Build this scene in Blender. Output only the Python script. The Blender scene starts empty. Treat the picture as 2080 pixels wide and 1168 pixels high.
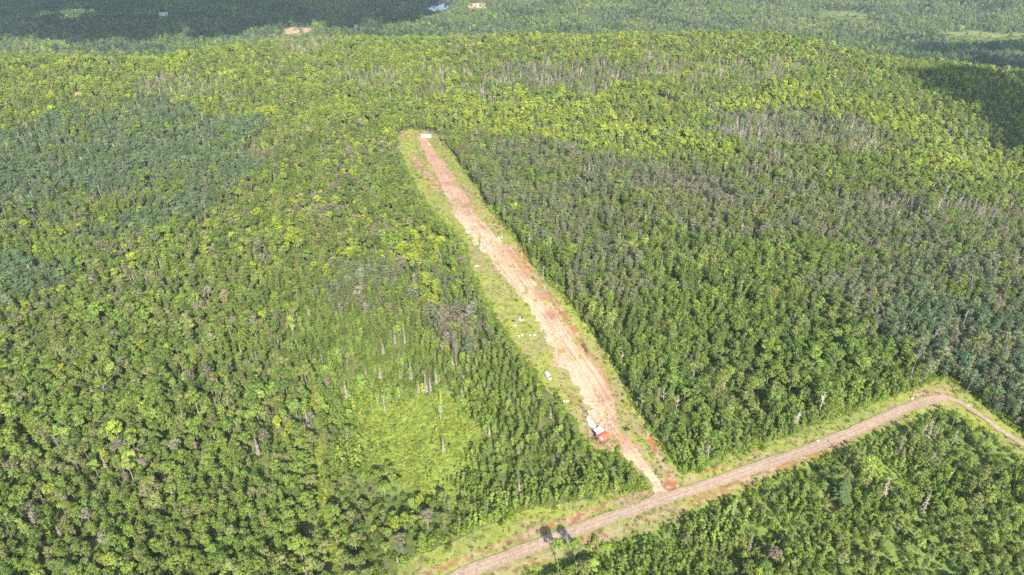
import bpy, math, random
import numpy as np
from mathutils import Vector, Matrix

R = math.radians
scene = bpy.context.scene
COL = scene.collection
rng = np.random.default_rng(7)

# ------------------------------------------------------------------ camera, sky, sun, exposure
CAM_H, PITCH, FPX = 240.0, R(32.0), 1387.0          # metres above ground, tilt below the horizon, focal length in photo pixels
cam = bpy.data.cameras.new('camera')
cam.lens, cam.sensor_width = 24.0, 36.0
cam.clip_start, cam.clip_end = 1.0, 20000.0
camo = bpy.data.objects.new('camera', cam)
camo.location = (0, 0, CAM_H)
camo.rotation_euler = (R(90) - PITCH, 0, 0)
COL.objects.link(camo)
scene.camera = camo

SUN_EL = R(38)
SUN_H = Vector((0.25, -0.97)).normalized()           # horizontal direction towards the sun
SUN_DIR = Vector((SUN_H.x * math.cos(SUN_EL), SUN_H.y * math.cos(SUN_EL), math.sin(SUN_EL)))
world = bpy.data.worlds.new('World')
scene.world = world
world.use_nodes = True
nt = world.node_tree
bg = nt.nodes['Background']
sky = nt.nodes.new('ShaderNodeTexSky')
sky.sky_type = 'NISHITA'
sky.sun_disc = False
sky.sun_elevation = SUN_EL
sky.sun_rotation = math.atan2(SUN_H.x, SUN_H.y)
nt.links.new(sky.outputs[0], bg.inputs[0])
bg.inputs[1].default_value = 0.145
sl = bpy.data.lights.new('sun', 'SUN')
sl.energy, sl.angle, sl.color = 5.0, R(0.6), (1.0, 0.93, 0.79)
so = bpy.data.objects.new('sun', sl)
so.rotation_euler = (-SUN_DIR).to_track_quat('-Z', 'Y').to_euler()
so.location = (300, -400, 500)
COL.objects.link(so)
scene.view_settings.view_transform = 'Standard'
scene.view_settings.look = 'None'
scene.view_settings.exposure = 1.02
scene.view_settings.gamma = 1.0
cy = scene.cycles
cy.max_bounces, cy.diffuse_bounces, cy.glossy_bounces, cy.transmission_bounces = 5, 3, 2, 3
cy.volume_bounces, cy.transparent_max_bounces = 0, 4
cy.use_denoising = False

# ------------------------------------------------------------------ numpy helpers
def hash2(ix, iy, seed):
    h = (ix.astype(np.int64) * 374761393 + iy.astype(np.int64) * 668265263 + seed * 982451653) & 0xFFFFFFFF
    h = ((h ^ (h >> 13)) * 1274126177) & 0xFFFFFFFF
    return ((h ^ (h >> 16)) & 0xFFFFFF) / float(0xFFFFFF)

def vnoise(x, y, seed=0):
    x = np.asarray(x, float); y = np.asarray(y, float)
    ix, iy = np.floor(x), np.floor(y)
    fx, fy = x - ix, y - iy
    fx = fx * fx * (3 - 2 * fx); fy = fy * fy * (3 - 2 * fy)
    a = hash2(ix, iy, seed); b = hash2(ix + 1, iy, seed); c = hash2(ix, iy + 1, seed); d = hash2(ix + 1, iy + 1, seed)
    return (a * (1 - fx) + b * fx) * (1 - fy) + (c * (1 - fx) + d * fx) * fy

def fbm(x, y, wl, seed=0, octs=3):
    s, a, tot = 0, 1.0, 0
    for o in range(octs):
        s = s + a * vnoise(np.asarray(x) / wl * 2 ** o + 17.3 * o, np.asarray(y) / wl * 2 ** o - 9.1 * o, seed + o * 31)
        tot += a; a *= 0.5
    return s / tot

def sstep(a, b, x):
    t = np.clip((np.asarray(x, float) - a) / (b - a), 0, 1)
    return t * t * (3 - 2 * t)

def terrain(x, y):
    x = np.asarray(x, float); y = np.asarray(y, float)
    crest = 1050 + 90 * (fbm(x, x * 0 + 5, 300, 3, 3) - 0.5) - 0.0006 * np.clip(x - 250, 0, 700) ** 2 - 130 * sstep(350, 520, -x)
    d = sstep(0, 560, y - crest)
    z = -160 * d + 9 * np.exp(-((y - crest + 40) / 150) ** 2) * (0.4 + 1.2 * (vnoise(x / 140, y / 400, 8) - 0.3)) + 34 * (fbm(x, y, 620, 21, 3) - 0.5) * d
    amp = sstep(230, 520, y + 0.25 * np.abs(x))
    z = z + (amp * 9 + 2.0) * (fbm(x, y, 230, 11, 2) - 0.5)
    z = z - 16 * np.exp(-((x + 330 + 0.25 * (y - 380)) / 110) ** 2) * sstep(250, 340, y) * (1 - sstep(560, 760, y))      # shallow valley, left
    z = z - 14 * sstep(0, 160, x - 330 - 0.15 * (y - 500)) * sstep(330, 480, y) * (1 - d)                                # ground falls off at the right
    return z

CP, SP = math.cos(PITCH), math.sin(PITCH)
def proj(x, y, z):
    dep = y * CP + (CAM_H - z) * SP
    dep = np.maximum(dep, 1.0)
    return 1040 + FPX * x / dep, 584 + FPX * ((CAM_H - z) * CP - y * SP) / dep, dep

_ts = np.geomspace(150, 7000, 900)
def at(px, py):                                       # the point of the ground seen at a pixel of the photograph
    u, v = (px - 1040) / FPX, (py - 584) / FPX
    dx, dy, dz = u, CP - v * SP, -SP - v * CP
    x, y, z = dx * _ts, dy * _ts, CAM_H + dz * _ts
    g = z - terrain(x, y)
    k = int(np.argmax(g < 0))
    if k == 0: k = len(_ts) - 1
    f = g[k - 1] / (g[k - 1] - g[k])
    t = _ts[k - 1] + f * (_ts[k] - _ts[k - 1])
    x, y = dx * t, dy * t
    return float(x), float(y), float(terrain(x, y))

def in_poly(px, py, poly):
    px = np.asarray(px); py = np.asarray(py)
    ins = np.zeros(px.shape, bool)
    n = len(poly)
    for i in range(n):
        x0, y0 = poly[i]; x1, y1 = poly[(i + 1) % n]
        if y0 == y1: continue
        c = (y0 > py) != (y1 > py)
        ins ^= c & (px < (x1 - x0) * (py - y0) / (y1 - y0) + x0)
    return ins

def seg_dist(x, y, line):                             # distance from points to a polyline, and the position along it
    best = np.full(np.shape(x), 1e9); along = np.zeros(np.shape(x)); acc = 0
    for (x0, y0), (x1, y1) in zip(line[:-1], line[1:]):
        L2 = (x1 - x0) ** 2 + (y1 - y0) ** 2; L = math.sqrt(L2)
        t = np.clip(((x - x0) * (x1 - x0) + (y - y0) * (y1 - y0)) / L2, 0, 1)
        d = np.hypot(x - x0 - t * (x1 - x0), y - y0 - t * (y1 - y0))
        m = d < best
        best = np.where(m, d, best); along = np.where(m, acc + t * L, along); acc += L
    return best, along

def line_at(pts): return [at(*p)[:2] for p in pts]

# ------------------------------------------------------------------ layout (outlines read off the photograph, laid on the ground)
CLEARING = [(806, 274), (806, 292), (818, 325), (838, 365), (864, 410), (896, 445), (932, 478), (950, 520), (970, 570), (995, 620), (1015, 655), (1046, 700), (1080, 745),
            (1106, 790), (1140, 816), (1166, 850), (1186, 892), (1206, 914), (1255, 925), (1288, 952), (1318, 985), (1322, 997), (1240, 1000), (1150, 1020), (1060, 1042), (960, 1080),
            (860, 1124), (780, 1170), (1000, 1230), (1075, 1172), (1120, 1150), (1190, 1126), (1330, 1076), (1500, 1006), (1620, 954), (1720, 910), (1850, 858), (1905, 832), (1920, 832), (1960, 848),
            (2000, 872), (2050, 912), (2140, 975), (2140, 930), (2080, 890), (2020, 842), (1975, 802), (1945, 782), (1920, 772), (1900, 776), (1800, 812), (1650, 868), (1500, 924), (1385, 966),
            (1358, 930), (1322, 880), (1292, 830), (1262, 770), (1226, 710), (1181, 645), (1141, 600), (1100, 560), (1070, 520), (1050, 490), (1020, 455), (993, 425), (973, 385), (947, 350),
            (921, 315), (897, 290), (892, 275), (860, 264), (830, 264)]
DIRT = [(846, 276), (862, 310), (880, 345), (898, 380), (913, 410), (922, 440), (942, 465), (972, 500), (995, 530), (1026, 570), (1056, 600), (1082, 635), (1100, 675), (1116, 710),
        (1136, 745), (1160, 775), (1178, 805), (1198, 840), (1223, 870), (1248, 890), (1260, 915), (1288, 945), (1312, 970), (1332, 1000), (1338, 1012), (1362, 1004), (1352, 993), (1322, 955), (1292, 915),
        (1272, 882), (1254, 855), (1249, 820), (1240, 790), (1216, 750), (1190, 715), (1164, 680), (1144, 650), (1124, 620), (1094, 585), (1068, 545), (1048, 515), (1033, 495), (1003, 475), (978, 445),
        (958, 415), (938, 385), (917, 350), (896, 325), (876, 295), (862, 278)]
ROAD_MAIN = line_at([(850, 1206), (940, 1167), (1030, 1133), (1120, 1097), (1220, 1060), (1340, 1018), (1440, 985), (1540, 950), (1640, 915), (1740, 875), (1820, 838), (1880, 815), (1918, 808)])
ROAD_PATH = line_at([(1918, 808), (1948, 817), (1985, 840), (2030, 873), (2085, 908), (2150, 950)])
TRACK_END = at(1346, 1006)[:2]
TRACK_CL = line_at([(854, 276), (888, 345), (926, 410), (958, 455), (1010, 510), (1060, 575), (1105, 640), (1150, 710), (1195, 780), (1225, 840), (1255, 880), (1290, 930), (1346, 1008)])
DITCHES = [  # (polyline, half width m, strength)
    (line_at([(1316, 885), (1340, 930), (1358, 962), (1374, 988)]), 1.6, 1.0), (line_at([(1348, 975), (1362, 990)]), 2.6, 0.9), (line_at([(1366, 984), (1358, 994)]), 3.0, 1.0),
    (line_at([(1205, 722), (1232, 768), (1262, 820), (1290, 860)]), 0.9, 0.7), (line_at([(1050, 500), (1085, 560), (1130, 615), (1165, 665), (1195, 715)]), 1.7, 0.95),
    (line_at([(850, 1172), (960, 1128), (1040, 1096), (1130, 1062), (1180, 1046), (1250, 1020), (1318, 1000)]), 1.25, 0.8),
    (line_at([(1155, 1058), (1185, 1045)]), 2.4, 0.9), (line_at([(1060, 1092), (1100, 1074)]), 2.0, 0.8), (line_at([(1190, 1100), (1240, 1086)]), 1.8, 1.0), (line_at([(1005, 1166), (1110, 1132)]), 1.4, 0.7),
    (line_at([(1240, 1084), (1340, 1046), (1420, 1020)]), 1.6, 0.45), (line_at([(1420, 1016), (1520, 975), (1620, 935), (1730, 895)]), 2.6, 0.65), (line_at([(1740, 880), (1830, 846)]), 1.6, 0.5),
    (line_at([(1390, 978), (1420, 962), (1480, 948)]), 1.4, 0.55), (line_at([(1860, 802), (1925, 792)]), 2.4, 0.6), (line_at([(808, 274), (846, 276)]), 3.4, 0.85),
    (line_at([(845, 270), (893, 282)]), 3.2, 0.75), (line_at([(940, 372), (965, 415), (985, 432)]), 1.3, 0.7), (line_at([(838, 318), (868, 352), (892, 382)]), 5.0, 0.75),
    (line_at([(1200, 882), (1230, 905), (1262, 908)]), 5.0, 0.55), (line_at([(1140, 780), (1186, 846)]), 3.0, 0.35), (line_at([(1000, 440), (1018, 462)]), 3.5, 0.5)]
TRACK_PATH = [(632, 790), (640, 850), (655, 1040), (690, 1170)]            # a faint mown ride through the woods

def verge_color(x, y, px, py):
    n1 = fbm(x, y, 26, 41, 3); n2 = fbm(x, y, 9, 42, 3); n3 = fbm(x, y, 2.2, 43, 2)
    yel = np.array([0.252, 0.275, 0.062]); grn = np.array([0.200, 0.235, 0.058]); tan = np.array([0.270, 0.225, 0.115]); red = np.array([0.34, 0.170, 0.092]); pale = np.array([0.43, 0.29, 0.185])
    w = sstep(0.40, 0.62, n1 * 0.6 + n2 * 0.4)[..., None]
    c = yel * (1 - w) + grn * w
    dt, _ = seg_dist(x, y, TRACK_CL); dr, _ = seg_dist(x, y, ROAD_MAIN)
    wt = (sstep(0.50, 0.72, n2 * 0.6 + n3 * 0.4 + 0.10 * np.exp(-(dt / 18) ** 2) + 0.10 * np.exp(-(dr / 6) ** 2)) * 0.75)[..., None]
    c = c * (1 - wt) + tan * wt
    for line, hw, s in DITCHES:
        d, _ = seg_dist(x, y, line)
        k = (s * (1 - sstep(0.55, 1.25, d / hw + 1.3 * (n3 - 0.5) + 0.7 * (n2 - 0.5))))[..., None]
        c = c * (1 - k) + (red * (0.6 + 0.4 * (1 - n2[..., None])) + (pale - red) * sstep(0.42, 0.60, 0.5 * n3 + 0.5 * n2)[..., None]) * k
    return c * (0.80 + 0.4 * n3[..., None])

# ------------------------------------------------------------------ mesh and material helpers
def mesh_from(name, verts, faces, attrs=None, smooth=False):
    """verts (n,3); faces (m,k) with k = 3 or 4, or a list of such arrays; attrs {name: (type, domain, array)}"""
    me = bpy.data.meshes.new(name)
    verts = np.asarray(verts, np.float32)
    fl = faces if isinstance(faces, list) else [faces]
    fl = [np.asarray(f, np.int32) for f in fl if len(f)]
    me.vertices.add(len(verts)); me.vertices.foreach_set('co', verts.ravel())
    if fl:
        idx = np.concatenate([f.ravel() for f in fl])
        tot = np.concatenate([np.full(len(f), f.shape[1], np.int32) for f in fl])
        me.loops.add(len(idx)); me.loops.foreach_set('vertex_index', idx)
        me.polygons.add(len(tot))
        me.polygons.foreach_set('loop_start', np.concatenate([[0], np.cumsum(tot)[:-1]]).astype(np.int32))
        me.polygons.foreach_set('loop_total', tot)
        if smooth: me.polygons.foreach_set('use_smooth', np.ones(len(tot), bool))
    for k, (t, dom, arr) in (attrs or {}).items():
        a = me.attributes.new(k, t, dom)
        arr = np.asarray(arr)
        if t == 'FLOAT_COLOR':
            arr = np.concatenate([arr, np.ones((len(arr), 1))], 1) if arr.shape[1] == 3 else arr
            a.data.foreach_set('color', arr.astype(np.float32).ravel())
        elif t == 'FLOAT_VECTOR': a.data.foreach_set('vector', arr.astype(np.float32).ravel())
        elif t == 'INT': a.data.foreach_set('value', arr.astype(np.int32).ravel())
        else: a.data.foreach_set('value', arr.astype(np.float32).ravel())
    me.update(calc_edges=True)
    return me

def obj(name, me, mat=None, parent=None, link=True):
    o = bpy.data.objects.new(name, me)
    if link: COL.objects.link(o)
    if mat is not None and len(me.materials) == 0: me.materials.append(mat)
    if parent is not None: o.parent = parent
    return o

def tag(o, label=None, cat=None, group=None, kind=None):
    if label: o['label'] = label
    if cat: o['category'] = cat
    if group: o['group'] = group
    if kind: o['kind'] = kind
    return o

def material(name):
    m = bpy.data.materials.new(name); m.use_nodes = True
    n = m.node_tree; n.nodes.clear()
    out = n.nodes.new('ShaderNodeOutputMaterial')
    return m, n, out

def N(n, t, **kw):
    x = n.nodes.new(t)
    for k, v in kw.items(): setattr(x, k, v)
    return x

def leaf_material(name, transl=0.42):
    m, n, out = material(name)
    a = N(n, 'ShaderNodeAttribute', attribute_type='INSTANCER', attribute_name='tint')
    b = N(n, 'ShaderNodeAttribute', attribute_type='GEOMETRY', attribute_name='leafv')
    mul = N(n, 'ShaderNodeVectorMath', operation='SCALE')
    n.links.new(a.outputs['Vector'], mul.inputs[0]); n.links.new(b.outputs['Fac'], mul.inputs['Scale'])
    d = N(n, 'ShaderNodeBsdfDiffuse'); t = N(n, 'ShaderNodeBsdfTranslucent'); mx = N(n, 'ShaderNodeMixShader')
    n.links.new(mul.outputs[0], d.inputs[0]); n.links.new(mul.outputs[0], t.inputs[0])
    mx.inputs[0].default_value = transl
    n.links.new(d.outputs[0], mx.inputs[1]); n.links.new(t.outputs[0], mx.inputs[2]); n.links.new(mx.outputs[0], out.inputs[0])
    return m

def simple_material(name, color, rough=0.6, noise=0.12, scale=3.0, metal=0.0):
    m, n, out = material(name)
    p = N(n, 'ShaderNodeBsdfPrincipled')
    tc = N(n, 'ShaderNodeTexCoord'); nz = N(n, 'ShaderNodeTexNoise')
    nz.inputs['Scale'].default_value = scale; nz.inputs['Detail'].default_value = 5
    n.links.new(tc.outputs['Object'], nz.inputs['Vector'])
    mr = N(n, 'ShaderNodeMapRange'); mr.inputs[3].default_value = 1 - noise; mr.inputs[4].default_value = 1 + noise
    n.links.new(nz.outputs[0], mr.inputs[0])
    mul = N(n, 'ShaderNodeVectorMath', operation='SCALE'); mul.inputs[0].default_value = color
    n.links.new(mr.outputs[0], mul.inputs['Scale']); n.links.new(mul.outputs[0], p.inputs['Base Color'])
    p.inputs['Roughness'].default_value = rough; p.inputs['Metallic'].default_value = metal
    n.links.new(p.outputs[0], out.inputs[0])
    return m

def soil_material(name, scale=0.9, lo=0.72, hi=1.28, bump=0.25):
    """ground colour stored on the mesh (soil, turf and stones), broken up by fine world-scale noise"""
    m, n, out = material(name)
    p = N(n, 'ShaderNodeBsdfPrincipled')
    a = N(n, 'ShaderNodeAttribute', attribute_type='GEOMETRY', attribute_name='soil')
    g = N(n, 'ShaderNodeNewGeometry')
    nz = N(n, 'ShaderNodeTexNoise'); nz.inputs['Scale'].default_value = scale; nz.inputs['Detail'].default_value = 6; nz.inputs['Roughness'].default_value = 0.7
    n.links.new(g.outputs['Position'], nz.inputs['Vector'])
    mr = N(n, 'ShaderNodeMapRange'); mr.inputs[1].default_value = 0.3; mr.inputs[2].default_value = 0.7; mr.inputs[3].default_value = lo; mr.inputs[4].default_value = hi
    n.links.new(nz.outputs[0], mr.inputs[0])
    mul = N(n, 'ShaderNodeVectorMath', operation='SCALE')
    n.links.new(a.outputs['Color'], mul.inputs[0]); n.links.new(mr.outputs[0], mul.inputs['Scale'])
    n.links.new(mul.outputs[0], p.inputs['Base Color'])
    p.inputs['Roughness'].default_value = 0.95; p.inputs['Specular IOR Level'].default_value = 0.1
    b = N(n, 'ShaderNodeBump'); b.inputs['Strength'].default_value = bump; b.inputs['Distance'].default_value = 0.4
    n.links.new(nz.outputs[0], b.inputs['Height']); n.links.new(b.outputs[0], p.inputs['Normal'])
    n.links.new(p.outputs[0], out.inputs[0])
    return m

M_LEAF = leaf_material('leaf'); M_NEEDLE = leaf_material('needle', 0.10); M_WOOD = leaf_material('dead_wood', 0.0)
M_BARK = simple_material('bark', (0.30, 0.275, 0.235), 0.9, 0.35, 2.0)
M_SOIL = soil_material('soil'); M_FLOOR = soil_material('forest_floor', 0.35, 0.6, 1.4, 0.3)

# ------------------------------------------------------------------ the ground
def axis(a, b, step, far_lo, far_hi):
    mid = np.arange(a, b + step, step)
    lo = a - np.geomspace(step, a - far_lo, 14) if far_lo < a else []
    hi = b + step + np.geomspace(step, far_hi - b, 18)
    return np.concatenate([np.sort(lo), mid, hi])

MEADOWS = [  # open grass: (outline in the photo, colour)
    ([(735, 855), (800, 800), (890, 788), (960, 835), (985, 930), (940, 1015), (850, 1020), (765, 955)], (0.20, 0.27, 0.055)),
    ([(1655, 27), (1700, 22), (1760, 28), (1770, 35), (1700, 34)], (0.22, 0.25, 0.07)),
    ([(1900, 62), (1950, 66), (1990, 64), (2030, 70), (2085, 69), (2085, 75), (2010, 77), (1960, 73), (1930, 76)], (0.21, 0.25, 0.065)),
    ([(1740, 925), (1790, 945), (1850, 985), (1880, 1010), (1850, 1015), (1790, 985), (1745, 955)], (0.18, 0.27, 0.05)),
    ([(1665, 1000), (1710, 1010), (1745, 1030), (1735, 1042), (1690, 1035), (1660, 1020)], (0.34, 0.25, 0.13)),
    ([(140, 188), (165, 184), (172, 192), (145, 198)], (0.36, 0.30, 0.14)),
    ([(575, 62), (590, 57), (635, 57), (640, 63), (610, 68), (580, 70)], (0.55, 0.40, 0.24)),
    ([(946, 8), (988, 8), (990, 17), (950, 17)], (0.52, 0.42, 0.26)),
    ([(620, 790), (648, 790), (650, 850), (672, 1040), (700, 1180), (676, 1180), (645, 1040), (634, 850)], (0.20, 0.26, 0.06)),
]
def in_meadow(px, py, x, y):
    return in_poly(px + 110 * (fbm(x, y, 22, 211, 3) - .5), py + 70 * (fbm(x, y, 22, 212, 3) - .5), MEADOWS[0][0])
LAKE = [(866, 13), (880, 9), (905, 9), (914, 13), (908, 18), (876, 18)]
LAWN = [(320, 27), (345, 27), (345, 36), (320, 36)]
def axis2(a, b, step, a2, b2, step2, lo, hi):              # fine near the camera, coarser over the valley, coarse to the horizon
    return np.concatenate([np.linspace(lo, a2, 8)[:-1], np.arange(a2, a, step2), np.arange(a, b, step), np.arange(b, b2, step2), np.linspace(b2, hi, 9)])
xs = axis2(-1000, 1000, 9, -3500, 3500, 25, -7000, 7000); ys = axis2(90, 1300, 9, 40, 4100, 25, -2500, 8000)
gx, gy = np.meshgrid(xs, ys)
gz = terrain(gx, gy)
gpx, gpy, gdep = proj(gx, gy, gz)
nA = fbm(gx, gy, 40, 51, 3)[..., None]
gc = np.array([0.075, 0.105, 0.034]) * (1 - nA) + np.array([0.150, 0.170, 0.060]) * nA
for poly in ([(1020, 1200), (1140, 1110), (1330, 1050), (1500, 970), (1640, 930), (1740, 880), (1900, 815), (1960, 830), (2300, 980), (2300, 1400), (1000, 1400)], [(660, 780), (760, 770), (980, 790), (960, 960), (860, 1000), (700, 960), (650, 860)],
             [(1330, 900), (1500, 820), (1700, 740), (1800, 700), (1900, 770), (1650, 860), (1400, 960)]):
    k = in_poly(gpx, gpy, poly) & (gy > 60)
    gc[k] = gc[k] * 0.4 + np.array([0.115, 0.165, 0.036])
for poly, colr in MEADOWS:
    k = (in_meadow(gpx, gpy, gx, gy) if poly is MEADOWS[0][0] else in_poly(gpx, gpy, poly)) & (gy > 60)
    gc[k] = colr
nx, ny = len(xs), len(ys)
i = np.arange(nx * ny).reshape(ny, nx)
quads = np.stack([i[:-1, :-1], i[:-1, 1:], i[1:, 1:], i[1:, :-1]], -1).reshape(-1, 4)
ground = obj('ground', mesh_from('ground', np.stack([gx, gy, gz], -1).reshape(-1, 3), quads, {'soil': ('FLOAT_COLOR', 'POINT', gc.reshape(-1, 3))}, True), M_FLOOR)
tag(ground, kind='structure')

def sheet(name, mask_fn, bounds, step, lift, color_fn, mat, bumpy=0.0):
    """a ragged-edged sheet laid over the ground: the cells of a fine grid for which mask_fn holds"""
    x0, x1, y0, y1 = bounds
    X, Y = np.meshgrid(np.arange(x0, x1, step), np.arange(y0, y1, step))
    h, w = X.shape
    cx, cyy = X[:-1, :-1] + step / 2, Y[:-1, :-1] + step / 2
    m = mask_fn(cx, cyy)
    i = np.arange(h * w).reshape(h, w)
    q = np.stack([i[:-1, :-1], i[:-1, 1:], i[1:, 1:], i[1:, :-1]], -1)[m]
    used = np.unique(q); re = np.full(h * w, -1); re[used] = np.arange(len(used))
    x, y = X.ravel()[used], Y.ravel()[used]
    z = terrain(x, y) + lift
    if bumpy: z = z + bumpy * fbm(x, y, 3.0, 77, 3)
    px, py, _ = proj(x, y, z)
    c = color_fn(x, y, px, py)
    o = obj(name, mesh_from(name, np.stack([x, y, z], -1), re[q], {'soil': ('FLOAT_COLOR', 'POINT', c)}, True), mat)
    return tag(o, kind='structure')

def far_patch(name, poly, col_a, col_b):
    def mask(x, y):
        px, py, _ = proj(x, y, terrain(x, y))
        return in_poly(px + 16 * (fbm(x, y, 50, 201, 3) - .5), py + 5 * (fbm(x, y, 40, 202, 3) - .5), poly)
    def colr(x, y, px, py):
        n = fbm(x, y, 30, 203, 4)[:, None]
        return np.array(col_a) * (1 - n) + np.array(col_b) * n
    pts = np.array([at(*p)[:2] for p in poly])
    b = (pts[:, 0].min() - 20, pts[:, 0].max() + 20, pts[:, 1].min() - 20, pts[:, 1].max() + 60)
    st_ = max(1.5, (b[1] - b[0]) * 0.004, (b[3] - b[2]) * 0.004)
    return sheet(name, mask, b, st_, 1.3, colr, M_SOIL)

def bounds_of(polys, pad):
    pts = np.array([at(*p)[:2] for p in polys])
    return pts[:, 0].min() - pad, pts[:, 0].max() + pad, pts[:, 1].min() - pad, pts[:, 1].max() + pad

def clearing_mask(x, y):
    px, py, _ = proj(x, y, terrain(x, y))
    w = 26 * (fbm(x, y, 8, 61, 2) - 0.5)
    return in_poly(px + w, py + w * 0.4, CLEARING)
sheet('grass_verge', clearing_mask, bounds_of(CLEARING, 6), 0.6, 0.05, verge_color, M_SOIL, 0.10)

def dirt_mask(x, y):
    px, py, _ = proj(x, y, terrain(x, y))
    k = np.clip((py - 250) / 500, 0.25, 1) * np.clip((1040 - py) / 160, 0.2, 1)
    w = (fbm(x, y, 7, 62, 3) - 0.5) * 46 * k
    holes = fbm(x * 1.0, y * 0.45, 3.0, 63, 3)
    d, _ = seg_dist(x, y, TRACK_CL)
    return in_poly(px + w, py, DIRT) & (holes + 0.012 * np.clip(d - 3, 0, 20) < 0.74)

def dirt_color(x, y, px, py):
    d, al = seg_dist(x, y, TRACK_CL)
    # which side of the centre line: positive on the right
    side = np.zeros_like(x)
    best = np.full_like(x, 1e9)
    for (xa, ya), (xb, yb) in zip(TRACK_CL[:-1], TRACK_CL[1:]):
        L = math.hypot(xb - xa, yb - ya)
        t = np.clip(((x - xa) * (xb - xa) + (y - ya) * (yb - ya)) / L ** 2, 0, 1)
        dd = np.hypot(x - xa - t * (xb - xa), y - ya - t * (yb - ya))
        s = -((x - xa) * (yb - ya) - (y - ya) * (xb - xa)) / L
        k = dd < best
        side = np.where(k, s, side); best = np.where(k, dd, best)
    streak = 0.65 * vnoise(side / 0.9, al / 22, 71) + 0.35 * vnoise(side / 0.4, al / 9, 72)
    blot = fbm(x, y, 12, 73, 4); fine = fbm(x, y, 1.6, 74, 2)
    pale = np.array([0.49, 0.355, 0.240]); red = np.array([0.36, 0.200, 0.130]); dark = np.array([0.20, 0.125, 0.082]); pink = np.array([0.385, 0.250, 0.180])
    fary = (1 - sstep(330, 470, py))[:, None]
    mid = np.exp(-((py - 535) / 45) ** 2)
    w = sstep(0.45, 0.80, 0.45 * blot + 0.45 * streak + 0.10 * fine + 0.020 * np.clip(side, -4, 9) + 0.10 * mid + 0.22 * np.exp(-((py - 895) / 22) ** 2))[:, None]
    base = pale * (1 - fary) + pink * fary
    c = base * (1 - w) + red * w
    k = (sstep(0.60, 0.78, 0.5 * blot + 0.5 * fine + 0.12 * np.exp(-((py - 425) / 22) ** 2)) * 0.7)[:, None]
    c = c * (1 - k) + dark * k
    rut = (0.30 * np.exp(-((np.abs(side - 0.3 * np.sin(al / 30)) - 1.0) / 0.35) ** 2) * (0.5 + vnoise(al / 30, al * 0, 75)))[:, None]
    near = np.clip((py - 880) / 60, 0, 1)[:, None]
    c = c * (1 - rut * (1 - near)) + dark * rut * (1 - near) * 0.8 + pale * rut * (1 - near) * 0.2
    speck = sstep(0.60, 0.74, fbm(x, y, 1.1, 76, 2))[:, None] * sstep(0.35, 0.6, fbm(x, y, 16, 77, 2))[:, None] * 0.55
    c = c * (1 - speck) + dark * speck
    return c * (0.80 + 0.40 * fine[:, None])
sheet('dirt_track', dirt_mask, bounds_of(DIRT, 6), 0.45, 0.22, dirt_color, M_SOIL, 0.18)

def road_mask(line, hw, seed):
    def f(x, y):
        d, al = seg_dist(x, y, line)
        return d + 1.1 * (fbm(x, y, 5, seed, 3) - 0.5) < hw
    return f
def road_color(line):
    def f(x, y, px, py):
        d, al = seg_dist(x, y, line)
        n = fbm(x, y, 14, 81, 3)[:, None]; f2 = fbm(x, y, 1.2, 82, 2)[:, None]
        c = np.array([0.275, 0.200, 0.148]) * (1 - n) + np.array([0.340, 0.255, 0.190]) * n
        r = 0.20 * np.exp(-((np.abs(d) - 0.9) / 0.45) ** 2)[:, None]
        e = (0.35 * sstep(1.8, 3.2, d + (f2[:, 0] - 0.5)))[:, None]
        c = c * (1 + r)
        c = c * (1 - e) + np.array([0.34, 0.24, 0.16]) * e
        return c * (0.84 + 0.32 * f2)
    return f
def lb(line, p): a = np.array(line); return a[:, 0].min() - p, a[:, 0].max() + p, a[:, 1].min() - p, a[:, 1].max() + p
MOUTH = line_at([(1346, 1008), (1330, 1014), (1318, 1024)])
MOUTH2 = line_at([(1346, 1008), (1362, 1010), (1392, 1002)])
def main_mask(x, y):
    return road_mask(ROAD_MAIN, 2.9, 64)(x, y) | road_mask(MOUTH, 2.1, 66)(x, y) | road_mask(MOUTH2, 2.1, 67)(x, y)
sheet('gravel_road', main_mask, lb(ROAD_MAIN, 6), 0.45, 0.46, road_color(ROAD_MAIN), M_SOIL, 0.05)
sheet('gravel_path', road_mask(ROAD_PATH, 1.45, 65), lb(ROAD_PATH, 6), 0.45, 0.42, road_color(ROAD_PATH), M_SOIL, 0.05)

far_patch('sandy_clearing', MEADOWS[6][0], (0.34, 0.22, 0.12), (0.52, 0.40, 0.25))
far_patch('bare_yard', MEADOWS[7][0], (0.24, 0.20, 0.10), (0.46, 0.34, 0.22))
far_patch('meadow', MEADOWS[1][0], (0.11, 0.15, 0.05), (0.19, 0.20, 0.08))
far_patch('meadow', MEADOWS[2][0], (0.12, 0.16, 0.05), (0.24, 0.26, 0.08))
# lake far down in the valley
lp = np.array([at(*p) for p in LAKE]); lc = lp.mean(0)
ang = np.linspace(0, 2 * np.pi, 64, endpoint=False)
lw, ld = (lp[:, 0].max() - lp[:, 0].min()) / 2, 95.0
rad = 1 + 0.10 * np.sin(3 * ang + 1) + 0.06 * np.sin(5 * ang)
lake_z = lc[2] + 2.5
lv = np.stack([lc[0] + lw * 1.05 * rad * np.cos(ang), lc[1] + ld * rad * np.sin(ang), np.full(64, lake_z)], -1)
lme = bpy.data.meshes.new('lake'); lme.from_pydata([tuple(v) for v in lv], [], [tuple(range(64))])
m_water, n_, o_ = material('water')
p_ = N(n_, 'ShaderNodeBsdfPrincipled'); p_.inputs['Base Color'].default_value = (0.02, 0.04, 0.06, 1); p_.inputs['Roughness'].default_value = 0.04; p_.inputs['IOR'].default_value = 1.33
n_.links.new(p_.outputs[0], o_.inputs[0])
tag(obj('lake', lme, m_water), kind='structure')
LAKE_XY = [(v[0], v[1]) for v in lv]

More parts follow.
